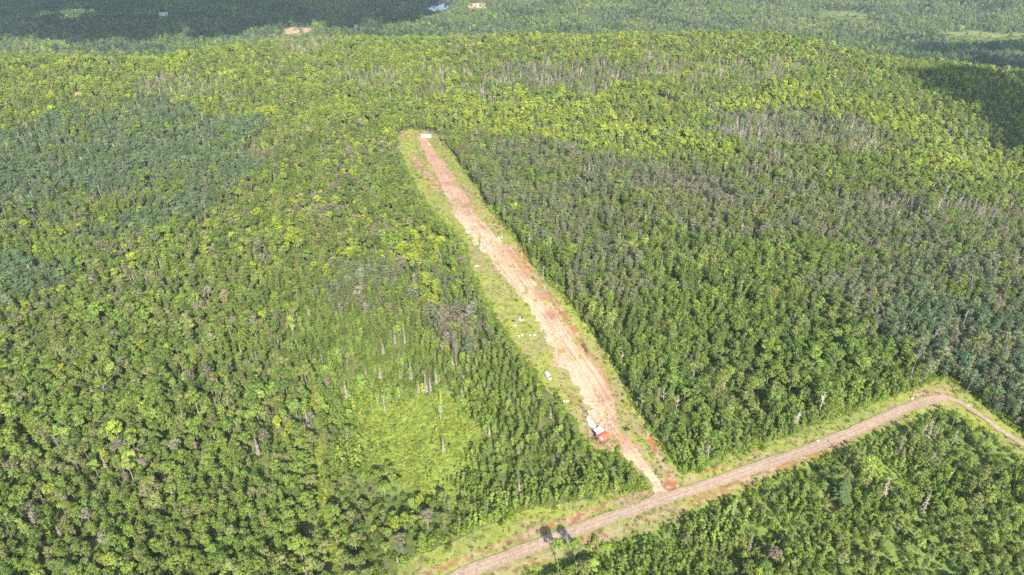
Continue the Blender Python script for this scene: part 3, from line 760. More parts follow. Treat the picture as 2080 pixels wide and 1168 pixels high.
# ------------------------------------------------------------------ single trees the eye picks out: kind, pixel of the foot, height m, colour, label
SINGLE = [
    ('maple_tree', 1131, 1143, 13.0, 'light', 'pale green maple on the road verge, left one of two shading the gravel'),
    ('maple_tree', 1166, 1144, 13.6, 'fresh', 'green maple on the road verge, right one of two shading the gravel'),
    ('spruce_tree', 1705, 1016, 19.0, 'pine', 'tall broad spruce standing alone by bare soil below the gravel road'),
    ('dead_tree', 1962, 798, 13.0, 'wood', 'bare pale tree with a wide fan of branches beside the road bend'),
    ('dead_tree', 1853, 752, 14.0, 'wood', 'bare pale trunk leaning out of the wood left of the road bend'),
    ('dead_tree', 1103, 572, 12.0, 'whitewood', 'forked white bare tree at the forest edge right of the dirt track'),
    ('dead_tree', 1346, 830, 14.0, 'whitewood', 'spreading bare white tree inside the wood right of the two-tone shed'),
    ('dead_tree', 1372, 842, 13.0, 'whitewood', 'slim bare white tree just right of the spreading one'),
    ('dead_spruce', 1067, 518, 9.0, 'rust', 'rusty brown dead spruce at the forest edge beside the dirt track'),
    ('maple_tree', 1024, 1084, 7.0, 'yellow', 'low rounded yellow-green maple on the grass bank above the gravel road'),
    ('maple_tree', 908, 722, 8.0, 'yellow', 'small vivid yellow maple left of the clearing among green aspens'),
    ('maple_tree', 950, 796, 9.0, 'yellow', 'lone yellow-green maple right of the grey dead spruces'),
    ('maple_tree', 42, 752, 10.0, 'yellow', 'single yellow maple near the left edge of the wood'),
    ('maple_tree', 1960, 884, 10.0, 'yellow', 'yellow-green maple at the tip of the wood inside the road bend'),
    ('maple_tree', 1508, 1142, 7.0, 'yellow', 'small yellow-leaved tree in the young thicket below the road'),
    ('spruce_tree', 920, 756, 10.5, 'tanwood', 'straw-coloured dying spruce with dense boughs left of the lone yellow maple'),
    ('dead_spruce', 866, 800, 13.0, 'wood', 'tallest pale grey dead spruce in the cluster beside the bright meadow'),
    ('dead_spruce', 851, 800, 8.5, 'wood', 'grey dead spruce immediately left of the tallest in the cluster'),
    ('dead_spruce', 886, 784, 11.0, 'wood', 'grey dead spruce at the upper right of the dead cluster'),
    ('dead_spruce', 875, 800, 10.5, 'wood', 'slender grey dead spruce immediately right of the tallest in the cluster'),
    ('dead_spruce', 836, 775, 13.0, 'wood', 'grey dead spruce at the left end of the dead cluster'),
    ('dead_spruce', 813, 770, 6.5, 'wood', 'short grey dead spruce left of the dead cluster'),
    ('dead_spruce', 823, 700, 9.0, 'wood', 'grey dead spruce standing above the dead cluster among green crowns'),
    ('dead_spruce', 803, 700, 10.0, 'wood', 'bushy grey dead spruce high above the dead cluster'),
    ('dead_spruce', 779, 720, 10.0, 'tanwood', 'brownish dead spruce up and left of the dead cluster'),
    ('dead_spruce', 773, 772, 11.5, 'wood', 'grey dead spruce left of the cluster at the edge of the bright meadow'),
    ('dead_spruce', 706, 815, 13.0, 'tanwood', 'broad tan dead spruce at the left rim of the bright meadow'),
    ('dead_spruce', 627, 870, 11.0, 'wood', 'pale dead spruce above the top of the mown ride'),
    ('dead_spruce', 527, 928, 12.0, 'wood', 'grey dead spruce in the dense wood left of the mown ride'),
    ('dead_spruce', 901, 920, 10.5, 'tanwood', 'shaggy tan dead spruce at the lower right rim of the bright meadow'),
    ('dead_spruce', 896, 822, 10.0, 'light', 'pale green slender spruce between the dead cluster and the bright meadow'),
    ('dead_tree', 895, 860, 12.0, 'whitewood', 'thin white bare trunk on the bright meadow'),
    ('dead_tree', 783, 840, 12.5, 'whitewood', 'thin white bare trunk on the left rim of the bright meadow'),
    ('dead_tree', 30, 1080, 12.0, 'whitewood', 'forked white bare tree in the bottom left corner of the wood'),
    ('dead_tree', 80, 780, 9.0, 'whitewood', 'leaning white bare trunk near the left edge of the wood'),
    ('dead_spruce', 1118, 852, 7.5, 'wood', 'grey dead spruce at the forest edge left of the white sheeting'),
    ('dead_spruce', 1738, 960, 17.0, 'olive', 'lichen-grey spruce in the stand below the road, right of the tall broad one'),
    ('dead_spruce', 1760, 985, 17.0, 'olive', 'shaggy lichen-grey spruce just behind the bright gap in the stand below the road'),
    ('dead_spruce', 1790, 1015, 15.0, 'tanwood', 'grey-tan spruce at the lower edge of the bright gap below the road'),
    ('dead_spruce', 1870, 1045, 15.0, 'tanwood', 'tan spruce at the right end of the bright gap below the road'),
    ('dead_tree', 1562, 1140, 10.0, 'whitewood', 'thin pale trunk in the young thicket below the road'),
    ('dead_tree', 1427, 895, 12.0, 'whitewood', 'thin pale trunk in the young wood above the road'),
]
for k, (kn_, px, py, h, p, lab) in enumerate(SINGLE):
    x, y, z = at(px, py)
    KINDS[kn_].setdefault('special', []).append((x, y, z, h * (1.08 if kn_ == 'dead_spruce' else 1.0) / KINDS[kn_]['h'], p, lab))

# ------------------------------------------------------------------ build the woods
src = {}
def sources(kname):
    """one joined mesh per variant, kept in a collection outside the scene, for the scattered far woods"""
    if kname not in src:
        c = bpy.data.collections.new(kname + '_sources')
        K = KINDS[kname]
        for a, b in K['near'] + K['far']:
            o = bpy.data.objects.new(kname + '_source', join_mesh(kname + '_source', a, b)); c.objects.link(o)
            o['kind'] = 'stuff'
        src[kname] = c
    return src[kname]

def scatter_nodes(name, coll):
    g = bpy.data.node_groups.new(name, 'GeometryNodeTree')
    g.interface.new_socket('Geometry', in_out='INPUT', socket_type='NodeSocketGeometry')
    g.interface.new_socket('Geometry', in_out='OUTPUT', socket_type='NodeSocketGeometry')
    gi, go = g.nodes.new('NodeGroupInput'), g.nodes.new('NodeGroupOutput')
    iop = g.nodes.new('GeometryNodeInstanceOnPoints'); ci = g.nodes.new('GeometryNodeCollectionInfo')
    ci.inputs['Collection'].default_value = coll
    ci.inputs['Separate Children'].default_value = True; ci.inputs['Reset Children'].default_value = True
    iop.inputs['Pick Instance'].default_value = True
    def na(t, nm):
        a = g.nodes.new('GeometryNodeInputNamedAttribute'); a.data_type = t; a.inputs['Name'].default_value = nm; return a.outputs['Attribute']
    L = g.links.new
    L(gi.outputs[0], iop.inputs['Points']); L(ci.outputs[0], iop.inputs['Instance'])
    L(na('INT', 'variant'), iop.inputs['Instance Index']); L(na('FLOAT_VECTOR', 'turn'), iop.inputs['Rotation']); L(na('FLOAT_VECTOR', 'size'), iop.inputs['Scale'])
    L(iop.outputs[0], go.inputs[0])
    return g

def scatter(name, pos, size, tint, variant, coll, label):
    n = len(pos)
    turn = np.stack([rng.normal(0, .03, n), rng.normal(0, .03, n), rng.uniform(0, 6.283, n)], 1)
    sc = np.stack([size * rng.uniform(.88, 1.14, n), size * rng.uniform(.88, 1.14, n), size * rng.uniform(.9, 1.15, n)], 1)
    me = mesh_from(name, pos, [], {'tint': ('FLOAT_VECTOR', 'POINT', tint), 'turn': ('FLOAT_VECTOR', 'POINT', turn), 'size': ('FLOAT_VECTOR', 'POINT', sc), 'variant': ('INT', 'POINT', variant)})
    o = obj(name, me)
    md = o.modifiers.new('scatter', 'NODES'); md.node_group = scatter_nodes(name, coll)
    return tag(o, label=label, kind='stuff')

COLW = {'fresh': 'fresh green', 'dark': 'dark green', 'yellow': 'yellow-green', 'olive': 'olive green', 'brown': 'thin brownish', 'light': 'pale green', 'blue': 'blue-green', 'grey': 'grey-green',
        'wood': 'grey', 'whitewood': 'white-barked', 'rust': 'rusty', 'tanwood': 'tan', 'pine': 'dark'}
NOUN = {'maple_tree': 'maple', 'aspen_tree': 'aspen', 'aspen_sapling': 'aspen sapling', 'spruce_tree': 'spruce', 'dead_spruce': 'dead spruce', 'dead_tree': 'bare dead tree'}
def region(px, py):
    if py > 1168 - 0.36 * (px - 930) and px > 1010:
        base = 'below the gravel road'
        for e, t in ((1170, 'left tip'), (1300, 'left part'), (1420, 'left of centre'), (1540, 'middle'), (1660, 'right of centre'),
                     (1780, 'right part'), (1900, 'far right'), (3000, 'bottom right corner')):
            if px < e: return t + ' ' + base
    if px > 1330 and py < 1010:
        return ('behind the gravel road, left half' if px < 1600 else 'behind the gravel road, right half' if px < 1900 else 'beyond the road bend')
    row = 'bottom row' if py > 1110 else 'second row up' if py > 1040 else 'third row up' if py > 960 else 'fourth row up' if py > 880 else 'upper rows'
    for e, t in ((110, 'at the left edge'), (220, 'near the left edge'), (330, 'in the left wood'), (440, 'in the mid left wood'), (550, 'well left of the mown ride'), (650, 'just left of the mown ride'),
                 (760, 'just right of the mown ride'), (880, 'right of the mown ride'), (1000, 'left of the grass bank'), (1340, 'beside the grass bank')):
        if px < e: return row + ' ' + t
    return 'right of the clearing'
ORD = ['leftmost', 'second from left', 'third from left', 'fourth from left', 'fifth from left', 'sixth from left', 'seventh from left', 'eighth from left', 'ninth from left', 'tenth from left']
GROUPS = {'maple_tree': 'maples in the near woods', 'aspen_tree': 'aspens in the near woods', 'aspen_sapling': 'aspen saplings in the thickets', 'spruce_tree': 'living spruces among the leafy trees',
          'dead_spruce': 'dead spruces standing in the woods', 'dead_tree': 'bare dead trees standing in the woods'}
PROTO = {}
def plant(kname, variant, x, y, z, s, tint, label, turn, sq):
    crown, trunk = KINDS[kname]['near'][variant]
    key = (kname, variant)
    if key not in PROTO:
        root = bpy.data.objects.new(kname, None); COL.objects.link(root)
        root.empty_display_size = 0.5
        a = obj(PARTN[kname][0], crown, None, root); b = obj(PARTN[kname][1], trunk, None, root)
        PROTO[key] = (root, a, b)
    else:
        r0, a0, b0 = PROTO[key]
        root, a, b = r0.copy(), a0.copy(), b0.copy()
        for o in (root, a, b): COL.objects.link(o)
        a.parent = root; b.parent = root
    root.location = (x, y, z); root.rotation_euler = (0, 0, turn); root.scale = (s * sq[0], s * sq[1], s * sq[2])
    a['tint'] = [float(t) for t in tint]; b['tint'] = [float(t) for t in tint]
    tag(root, label, KINDS[kname]['cat'], GROUPS[kname])
    return root

STUFFN = {'maple_tree': ('maple_forest', 'rounded green and yellow-green maple crowns covering the hill to the ridge'), 'aspen_tree': ('aspen_forest', 'slender aspen crowns packed over the hillside and the valley'),
          'aspen_sapling': ('sapling_thicket', 'dense low thicket of young aspens beside the meadow and road'), 'spruce_tree': ('spruce_forest', 'dark conical spruces scattered through the far woods'),
          'dead_spruce': ('dead_spruce_forest', 'grey conical dead spruces scattered through the far woods'), 'dead_tree': ('dead_forest', 'grey bare trunks standing in bands across the far slope')}
for kname, K in KINDS.items():
    A = np.concatenate(allp[kname])
    sp = K.get('special', [])
    for (x, y, z, s, p, lab) in sp:                                   # make room round the singled-out trees
        A = A[np.hypot(A[:, 0] - x, A[:, 1] - y) > (1.2 if kname == 'aspen_sapling' else 2.2)]
    if kname != 'dead_spruce':                                      # low growth only just in front of the singled-out dead spruces
        for (x, y, z, s, p, lab) in KINDS['dead_spruce'].get('special', []):
            A = A[~((np.abs(A[:, 0] - x - (A[:, 1] - y) * x / y) < 2.6) & (A[:, 1] < y) & (A[:, 1] > y - 13) & (A[:, 3] * K['h'] > 5.0))]
    px, py, dep = proj(A[:, 0], A[:, 1], A[:, 2] + K['h'] * A[:, 3] * 0.6)
    inside = (px > 0) & (px < 2080) & (py > 0) & (py < 1165)
    big = np.where(inside, K['h'] * A[:, 3] / dep, 0)
    n_ind = 300 - len(sp)
    order = np.argsort(-big)[:n_ind]
    order = order[big[order] > 0]
    for j, (x, y, z, s, p, lab) in enumerate(sp):
        t = np.array(PAL[p])
        v = j % len(K['near'])
        wide, tall = (1.75, 1.0) if kname == 'spruce_tree' and s > 1.3 else (0.74, 1.2) if 'shading the gravel' in lab else (1.0, 1.0)
        plant(kname, v, x, y, z, s, t, lab, j * 1.3, (wide, wide, tall))
    # labels: by colour and place, counted off from the left inside each place
    cells = {}
    for i in order: cells.setdefault((PALN[int(A[i, 4])], region(px[i], py[i])), []).append(i)
    fine_cells = {}
    for (pn, reg), ids in cells.items():                              # crowded places are told apart by how far up the slope
        if len(ids) <= 18: fine_cells[(pn, reg)] = ids
        else:
            ids = sorted(ids, key=lambda i: py[i]); nb = 2 if len(ids) <= 36 else 3
            for q, part in enumerate(np.array_split(np.array(ids), nb)):
                fine_cells[(pn, (('upslope, ', 'downslope, ') if nb == 2 else ('upslope, ', 'midslope, ', 'downslope, '))[q] + reg)] = list(part)
    for (pn, reg), ids in fine_cells.items():
        ids.sort(key=lambda i: px[i])
        m = len(ids)
        for q, i in enumerate(ids):
            if m == 1: o = ''
            elif q < len(ORD) and q < (m + 1) // 2 or (m <= 3 and q < m - 1): o = ORD[q]
            elif m - 1 - q < len(ORD): o = ORD[m - 1 - q].replace('left', 'right')
            else: o = 'middle'
            lab = f"{COLW[pn]} {NOUN[kname]}, {o + ', ' if o else ''}{reg}"
            plant(kname, int(hash2(np.array(i), np.array(3), 5) * 0.9999 * len(K['near'])), A[i, 0], A[i, 1], A[i, 2], A[i, 3], A[i, 5:8], lab, float(rng.uniform(0, 6.28)), (float(rng.uniform(.88, 1.14)), float(rng.uniform(.88, 1.14)), float(rng.uniform(.9, 1.15))))
    rest = np.ones(len(A), bool); rest[order] = False
    B = A[rest]
    nn, nf = len(K['near']), len(K['far'])
    _, _, dB = proj(B[:, 0], B[:, 1], B[:, 2])
    var = rng.integers(0, nn, len(B))
    if nf: var = np.where(dB > 640, nn + rng.integers(0, nf, len(B)), var)
    if len(B):
        scatter(STUFFN[kname][0], B[:, :3], B[:, 3], B[:, 5:8], var, sources(kname), STUFFN[kname][1])
    print(kname, len(A), 'individual', len(order) + len(sp))

# ------------------------------------------------------------------ grass, weeds and brush
def make_tuft(seed, n=16, w=0.55, h=0.35, size=0.22):
    r = np.random.default_rng(seed)
    p = np.stack([r.normal(0, w * .5, n), r.normal(0, w * .5, n), r.uniform(.03, h, n)], 1)
    return Bld().add(*leaf_quads(r, p, norm(r.normal(size=(n, 3)) * .35 + np.array([0, -.3, 1.0])), size * r.uniform(.6, 1.3, n))).mesh('tuft', M_LEAF, r)
def make_bush(seed, n=5):
    r = np.random.default_rng(seed)
    lob = [((r.normal(0, .5), r.normal(0, .5), r.uniform(.4, 1.1)), r.uniform(.45, .75), .9) for _ in range(n)]
    return Bld().add(*crown_lobes(r, lob, 22, 0.28)).mesh('bush', M_LEAF, r)
def source_coll(name, meshes):
    c = bpy.data.collections.new(name + '_sources')
    for me in meshes:
        o = bpy.data.objects.new(name + '_source', me); c.objects.link(o); o['kind'] = 'stuff'
    return c
b0 = bounds_of(CLEARING, 8)
n = 150000
x = rng.uniform(b0[0], b0[1], n); y = rng.uniform(b0[2], b0[3], n); z = terrain(x, y)
px, py, dep = proj(x, y, z)
dm, _ = seg_dist(x, y, ROAD_MAIN); dp, _ = seg_dist(x, y, ROAD_PATH)
k = in_poly(px, py, CLEARING) & ~(in_poly(px, py, DIRT) & (rng.random(n) < 0.985)) & (dm > 3.3) & (dp > 2.0) & (px > -30) & (px < 2110) & (py < 1200)
x, y, z, px, py = x[k], y[k], z[k], px[k], py[k]
vc = verge_color(x, y, px, py)
k = ((vc[:, 0] < 1.35 * vc[:, 1]) | (rng.random(len(x)) < 0.05)) & (rng.random(len(x)) < 0.26)
x, y, z, vc = x[k], y[k], z[k], vc[k]
vc = np.where((vc[:, 0] > 1.35 * vc[:, 1])[:, None], np.array([0.16, 0.17, 0.06]), vc)
scatter('grass', np.stack([x, y, z + 0.1], 1), rng.uniform(.7, 1.7, len(x)), vc * rng.normal(1, .16, (len(x), 1)).clip(.6, 1.5) * 1.1, rng.integers(0, 4, len(x)), source_coll('grass', [make_tuft(600 + q) for q in range(4)]),
        'yellow-green grass and weeds along the clearing and the road verges')
# brush along the forest edges, low bushes on the bright meadow, the ride and the forest floor near the edges
n = 420000
x = rng.uniform(-330, 420, n); y = rng.uniform(130, 620, n); z = terrain(x, y)
px, py, dep = proj(x, y, z)
k = (px > -40) & (px < 2120) & (py < 1215)
x, y, z, px, py, dep = x[k], y[k], z[k], px[k], py[k], dep[k]
inc = in_poly(px, py, CLEARING)
edge = np.zeros(len(x), bool)
for dx, dy in ((1, 0), (-1, 0), (0, 1), (0, -1), (.7, .7), (-.7, .7), (.7, -.7), (-.7, -.7)):
    q = proj(x + dx * 3.6, y + dy * 3.6, z); edge |= in_poly(q[0], q[1], CLEARING) != inc
dt, _ = seg_dist(x, y, TRACK_CL); dm, _ = seg_dist(x, y, ROAD_MAIN); dp, _ = seg_dist(x, y, ROAD_PATH)
free = (dm > 5.5) & (dp > 3.5) & ~in_poly(px, py, DIRT)
meadow = in_meadow(px, py, x, y) | in_poly(px, py, MEADOWS[3][0]) | in_poly(px, py, MEADOWS[8][0])
pr = np.where(edge & free, np.where(inc, 0.012, 0.30), np.where(meadow, 0.55, np.where(inc, 0.002, 0.12)))
pr = pr * (0.35 + 1.3 * fbm(x, y, 9, 151, 2))
pr = np.where(inc & ~free, 0, pr)
k = rng.random(len(x)) < pr
x, y, z, meadow, edge = x[k], y[k], z[k], meadow[k], edge[k]
base = np.where(meadow[:, None], np.array([0.290, 0.345, 0.068]), np.where(edge[:, None], np.array([0.235, 0.310, 0.055]), np.array([0.150, 0.210, 0.042])))
scatter('undergrowth', np.stack([x, y, z], 1), rng.uniform(.55, 1.5, len(x)) * np.where(meadow, 0.6, 1.0), base * rng.normal(1, .2, (len(x), 1)).clip(.55, 1.6) * rng.normal(1, .06, (len(x), 3)), rng.integers(0, 4, len(x)),
        source_coll('undergrowth', [make_bush(620 + q) for q in range(4)]), 'low leafy brush along the forest edges and over the bright meadow')
print('grass, undergrowth', k.sum())

# ------------------------------------------------------------------ built things
M_WHITE = simple_material('white_paint', (0.80, 0.80, 0.80), 0.45, 0.05, 1.0)
M_RED = simple_material('red_metal', (0.62, 0.125, 0.060), 0.55, 0.18, 1.3)
M_DARK = simple_material('dark', (0.035, 0.035, 0.04), 0.5, 0.2)
M_GLASS = simple_material('glass', (0.03, 0.04, 0.05), 0.08, 0.1)
M_BROWN = simple_material('brown_wood', (0.16, 0.085, 0.07), 0.8, 0.3, 4)
M_PALEWOOD = simple_material('pale_wood', (0.55, 0.42, 0.28), 0.8, 0.2, 4)
M_BLUE = simple_material('blue_sheet', (0.34, 0.47, 0.82), 0.5, 0.15)
M_SHEET = simple_material('white_sheet', (0.82, 0.84, 0.88), 0.5, 0.06)
M_STONE = simple_material('stone', (0.62, 0.55, 0.48), 0.9, 0.25)
M_GREYWOOD = simple_material('grey_wood', (0.50, 0.46, 0.46), 0.8, 0.2)
M_CREAM = simple_material('cream_wall', (0.42, 0.37, 0.30), 0.7, 0.08)
M_ROOF = simple_material('grey_roof', (0.52, 0.46, 0.40), 0.8, 0.15)
M_PINK = simple_material('pinkish_siding', (0.36, 0.255, 0.225), 0.8, 0.1)

def box(c, s, taper=1.0, bev=0.0):
    x, y, z = s[0] / 2, s[1] / 2, s[2] / 2; t = taper
    v = np.array([(-x, -y, -z), (x, -y, -z), (x, y, -z), (-x, y, -z), (-x * t, -y * t, z), (x * t, -y * t, z), (x * t, y * t, z), (-x * t, y * t, z)]) + np.array(c)
    return v, np.array([[3, 2, 1, 0], [4, 5, 6, 7], [0, 1, 5, 4], [1, 2, 6, 5], [2, 3, 7, 6], [3, 0, 4, 7]])
def prism(profile, y0, y1):                            # profile (x,z) counter-clockwise, run along y
    m = len(profile)
    v = np.array([(x, y0, z) for x, z in profile] + [(x, y1, z) for x, z in profile])
    f = [list(range(m))[::1], [m + q for q in range(m)][::-1]] + [[q, m + q, m + (q + 1) % m, (q + 1) % m] for q in range(m)]
    return v, f
def pmesh(name, parts, mat, parent=None, bevel=0.0):
    V, F, o = [], [], 0
    for v, f in parts:
        V += [tuple(map(float, p)) for p in v]; F += [tuple(int(q) + o for q in g) for g in f]; o += len(v)
    me = bpy.data.meshes.new(name); me.from_pydata(V, [], F); me.update()
    import bmesh
    bm = bmesh.new(); bm.from_mesh(me); bmesh.ops.recalc_face_normals(bm, faces=bm.faces); bm.to_mesh(me); bm.free()
    ob = obj(name, me, mat, parent)
    if bevel:
        b = ob.modifiers.new('bevel', 'BEVEL'); b.width = bevel; b.segments = 2
    return ob
def thing(name, px, py, label, cat, heading_to=None, group=None, lift=0.2):
    x, y, z = at(px, py)
    e = bpy.data.objects.new(name, None); COL.objects.link(e)
    e.location = (x, y, z + lift)
    if heading_to:                                     # local +Y points to the ground seen at that pixel
        x2, y2, _ = at(*heading_to); e.rotation_euler = (0, 0, math.atan2(y2 - y, x2 - x) - math.pi / 2)
    return tag(e, label, cat, group)

# red-roofed shed at the lower end of the dirt track
sh = thing('shed', 1224, 894, 'small shed with a red metal roof at the lower end of the dirt track', 'shed', (1236, 888))
SW, SL = 4.2, 5.6
pmesh('wall', [prism([(-SW / 2, -.2), (SW / 2, -.2), (SW / 2, 2.3), (0, 3.1), (-SW / 2, 2.3)], -SL / 2, SL / 2)], M_BROWN, sh)
rf = pmesh('roof', [prism([(-SW / 2 - .3, 2.22), (-SW / 2 - .3, 2.34), (0, 3.28), (SW / 2 + .3, 2.34), (SW / 2 + .3, 2.22), (0, 3.14)], -SL / 2 - .3, SL / 2 + .3)], M_RED, sh)
pmesh('ridge_cap', [prism([(-.18, 3.24), (0, 3.33), (.18, 3.24), (0, 3.29)], -SL / 2 - .32, SL / 2 + .32)], M_RED, rf)
pmesh('skylight', [((np.array(box((0, 0, 0), (1.5, .55, .06))[0]) @ np.array(Matrix.Rotation(math.atan2(.94, SW / 2 + .3), 3, 'Y')).T + np.array([1.25, -SL / 2 + 1.0, 2.86])), box((0, 0, 0), (1, 1, 1))[1])], M_WHITE, rf)
pmesh('door', [box((.3, -SL / 2 - .03, 1.0), (.9, .06, 1.9))], M_PALEWOOD, sh)
# white camper beside it
cp = thing('camper', 1215, 881, 'white camper with a dark shaded side, parked against the shed with the red roof', 'camper', (1226, 876))
pmesh('body', [prism([(-1.45, .45), (1.45, .45), (1.5, 1.4), (1.45, 2.7), (-1.45, 2.7), (-1.5, 1.4)], -2.2, 2.2)], M_WHITE, cp, .08)
pmesh('roof_vent', [box((.2, .4, 2.77), (.6, .6, .16))], M_SHEET, cp, .03)
for sx in (-1, 1):
    w = pmesh('wheel', [(lambda v, f: (v @ np.array(Matrix.Rotation(R(90), 3, 'Y')).T + np.array([sx * 1.3, 0, .33]), [list(q) for q in f] + [list(range(12)), list(range(12, 24))[::-1]]))(*tube((0, 0, -.12), (0, 0, .12), .34, .34, 12))], M_DARK, cp)
for yy in (-1.2, .9): pmesh('window', [box((-1.51, yy, 1.7), (.04, .9, .6))], M_GLASS, cp)
pmesh('door', [box((1.51, -.5, 1.45), (.04, .7, 1.7))], M_SHEET, cp)
pmesh('hitch', [box((0, 2.7, .45), (.16, 1.1, .12))], M_DARK, cp)
pmesh('end_shade_panel', [box((0, -2.22, 1.5), (2.7, .06, 2.0))], M_DARK, cp)  # dark sheet over the white end wall, standing in for shade on it
# log or pole on the grass by the shed
lg = obj('pole', Bld().path([np.array([-2.4, 0, .12]), np.array([0, .05, .14]), np.array([2.4, -.03, .12])], .12, .10, 8).mesh('pole', M_DARK))
px_, py_, pz_ = at(1233, 896); x2, y2, _ = at(1240, 890)
lg.location = (px_, py_, pz_ + .12); lg.rotation_euler = (0, 0, math.atan2(y2 - py_, x2 - px_))
tag(lg, 'dark pole lying on the grass below the shed with the red roof', 'pole')

def drape(name, L, W, Hh, seed, mat, parent=None, y0=0.0, res=18, ragged=0.25):
    """a crumpled sheet draped over a heap: closed dome with folds and an uneven hem"""
    r = np.random.default_rng(seed)
    V, F = [], []
    rings = 6
    for q in range(rings + 1):
        t = q / rings
        for s in range(res):
            a = s * 2 * math.pi / res
            hem = 1 + ragged * (hash2(np.array(s), np.array(seed), 3) - .5)
            rr = math.sin(t * math.pi / 2) ** 0.8 * hem
            z = Hh * math.cos(t * math.pi / 2) ** 0.6 * (0.75 + 0.5 * vnoise(np.array(s * .7), np.array(q * .9), seed)) if q < rings else -0.08
            V.append((W / 2 * rr * math.cos(a), y0 + L / 2 * rr * math.sin(a), float(z)))
    for q in range(rings):
        for s in range(res): F.append((q * res + s, q * res + (s + 1) % res, (q + 1) * res + (s + 1) % res, (q + 1) * res + s))
    me = bpy.data.meshes.new(name); me.from_pydata(V, [], F); me.update()
    return obj(name, me, mat, parent)
tp = thing('tarpaulin_heap', 1200, 861, 'long heap under white sheeting with a blue sheet at its upper end, above the camper', 'tarpaulin', (1191, 848))
drape('white_sheeting', 7.6, 3.0, 1.3, 11, M_SHEET, tp, -0.8)
drape('blue_sheet', 2.8, 2.2, 0.8, 12, M_BLUE, tp, 3.0)
# narrow open boat
cn = thing('canoe', 1189, 838, 'narrow dark open canoe with pale rims lying in grass beyond the sheeted heap', 'canoe', (1185, 831), None, .42)
cn.scale = (1.35, 1.2, 1.1)
V, F = [], []
ns, nr = 13, 7
for inner in (0, 1):
    for q in range(ns):
        t = -1 + 2 * q / (ns - 1); w = (0.02 + 0.62 * (1 - abs(t) ** 2.2)) * (1 - .1 * inner)
        for s in range(nr):
            a = math.pi * s / (nr - 1)
            V.append((-w * math.cos(a), t * 3.4, .62 + .18 * t * t - (0.58 - 0.06 * inner) * math.sin(a) ** .7 * (1 - .5 * abs(t) ** 4)))
for inner in (0, 1):
    o0 = inner * ns * nr
    for q in range(ns - 1):
        for s in range(nr - 1): F.append((o0 + q * nr + s, o0 + (q + 1) * nr + s, o0 + (q + 1) * nr + s + 1, o0 + q * nr + s + 1))
me = bpy.data.meshes.new('hull'); me.from_pydata(V, [], F); obj('hull', me, M_BROWN, cn)
rim = Bld()
for sx in (-1, 1):
    rim.path([np.array([sx * (0.02 + 0.62 * (1 - abs(t) ** 2.2)), t * 3.4, .63 + .18 * t * t]) for t in np.linspace(-1, 1, 13)], .06, .06, 5)
obj('rim', rim.mesh('rim', M_PALEWOOD), None, cn)
for yy in (-1.2, 1.3): pmesh('seat', [box((0, yy, .5), (1.0, .25, .04))], M_PALEWOOD, cn)

# white van in the grass
vn = thing('van', 1113, 767, 'white van parked in the grass left of the dirt track', 'van', (1118, 774))
pmesh('body', [prism([(-.93, .35), (.93, .35), (.97, 1.0), (.86, 1.95), (-.86, 1.95), (-.97, 1.0)], -2.5, 1.5), prism([(-.92, .35), (.92, .35), (.94, .95), (.85, 1.15), (-.85, 1.15), (-.94, .95)], 1.5, 2.55)], M_WHITE, vn, .08)
pmesh('windscreen', [(np.array([(-.80, 1.53, 1.88), (.80, 1.53, 1.88), (.82, 2.02, 1.17), (-.82, 2.02, 1.17), (-.80, 1.49, 1.86), (.80, 1.49, 1.86), (.82, 1.49, 1.15), (-.82, 1.49, 1.15)]), [[0, 1, 2, 3], [7, 6, 5, 4], [0, 4, 5, 1], [1, 5, 6, 2], [2, 6, 7, 3], [3, 7, 4, 0]])], M_GLASS, vn)
for sx in (-1, 1):
    pmesh('window', [box((sx * .925, .8, 1.5), (.07, .95, .5))], M_GLASS, vn)
    pmesh('window', [box((sx * .925, -.9, 1.5), (.07, 1.6, .5))], M_GLASS, vn)
    pmesh('headlight', [box((sx * .65, 2.56, .8), (.35, .05, .2))], M_SHEET, vn)
    for yy in (-1.6, 1.65):
        v, f = tube((0, 0, -.12), (0, 0, .12), .35, .35, 14)
        pmesh('wheel', [(v @ np.array(Matrix.Rotation(R(90), 3, 'Y')).T + np.array([sx * .85, yy, .35]), [list(q) for q in f] + [list(range(14)), list(range(14, 28))[::-1]])], M_DARK, vn)
# white trailer home at the head of the track
tr = thing('trailer', 866, 280, 'long white camping trailer with a slide-out at the far head of the dirt track', 'trailer', (890, 280.3))
pmesh('body', [prism([(-1.3, .55), (1.3, .55), (1.3, 3.0), (1.15, 3.15), (-1.15, 3.15), (-1.3, 3.0)], -4.9, 4.9)], M_WHITE, tr, .1)
pmesh('slide_out', [box((1.62, -.3, 1.45), (.62, 2.6, 1.9))], M_SHEET, tr, .04)
for yy in (-2.9, 2.4): pmesh('window', [box((1.31, yy, 2.1), (.05, 1.1, .7))], M_GLASS, tr)
pmesh('skirt', [box((0, 0, .28), (2.3, 8.8, .52))], M_DARK, tr)
pmesh('hitch', [box((0, 5.6, .5), (.2, 1.4, .14))], M_DARK, tr)

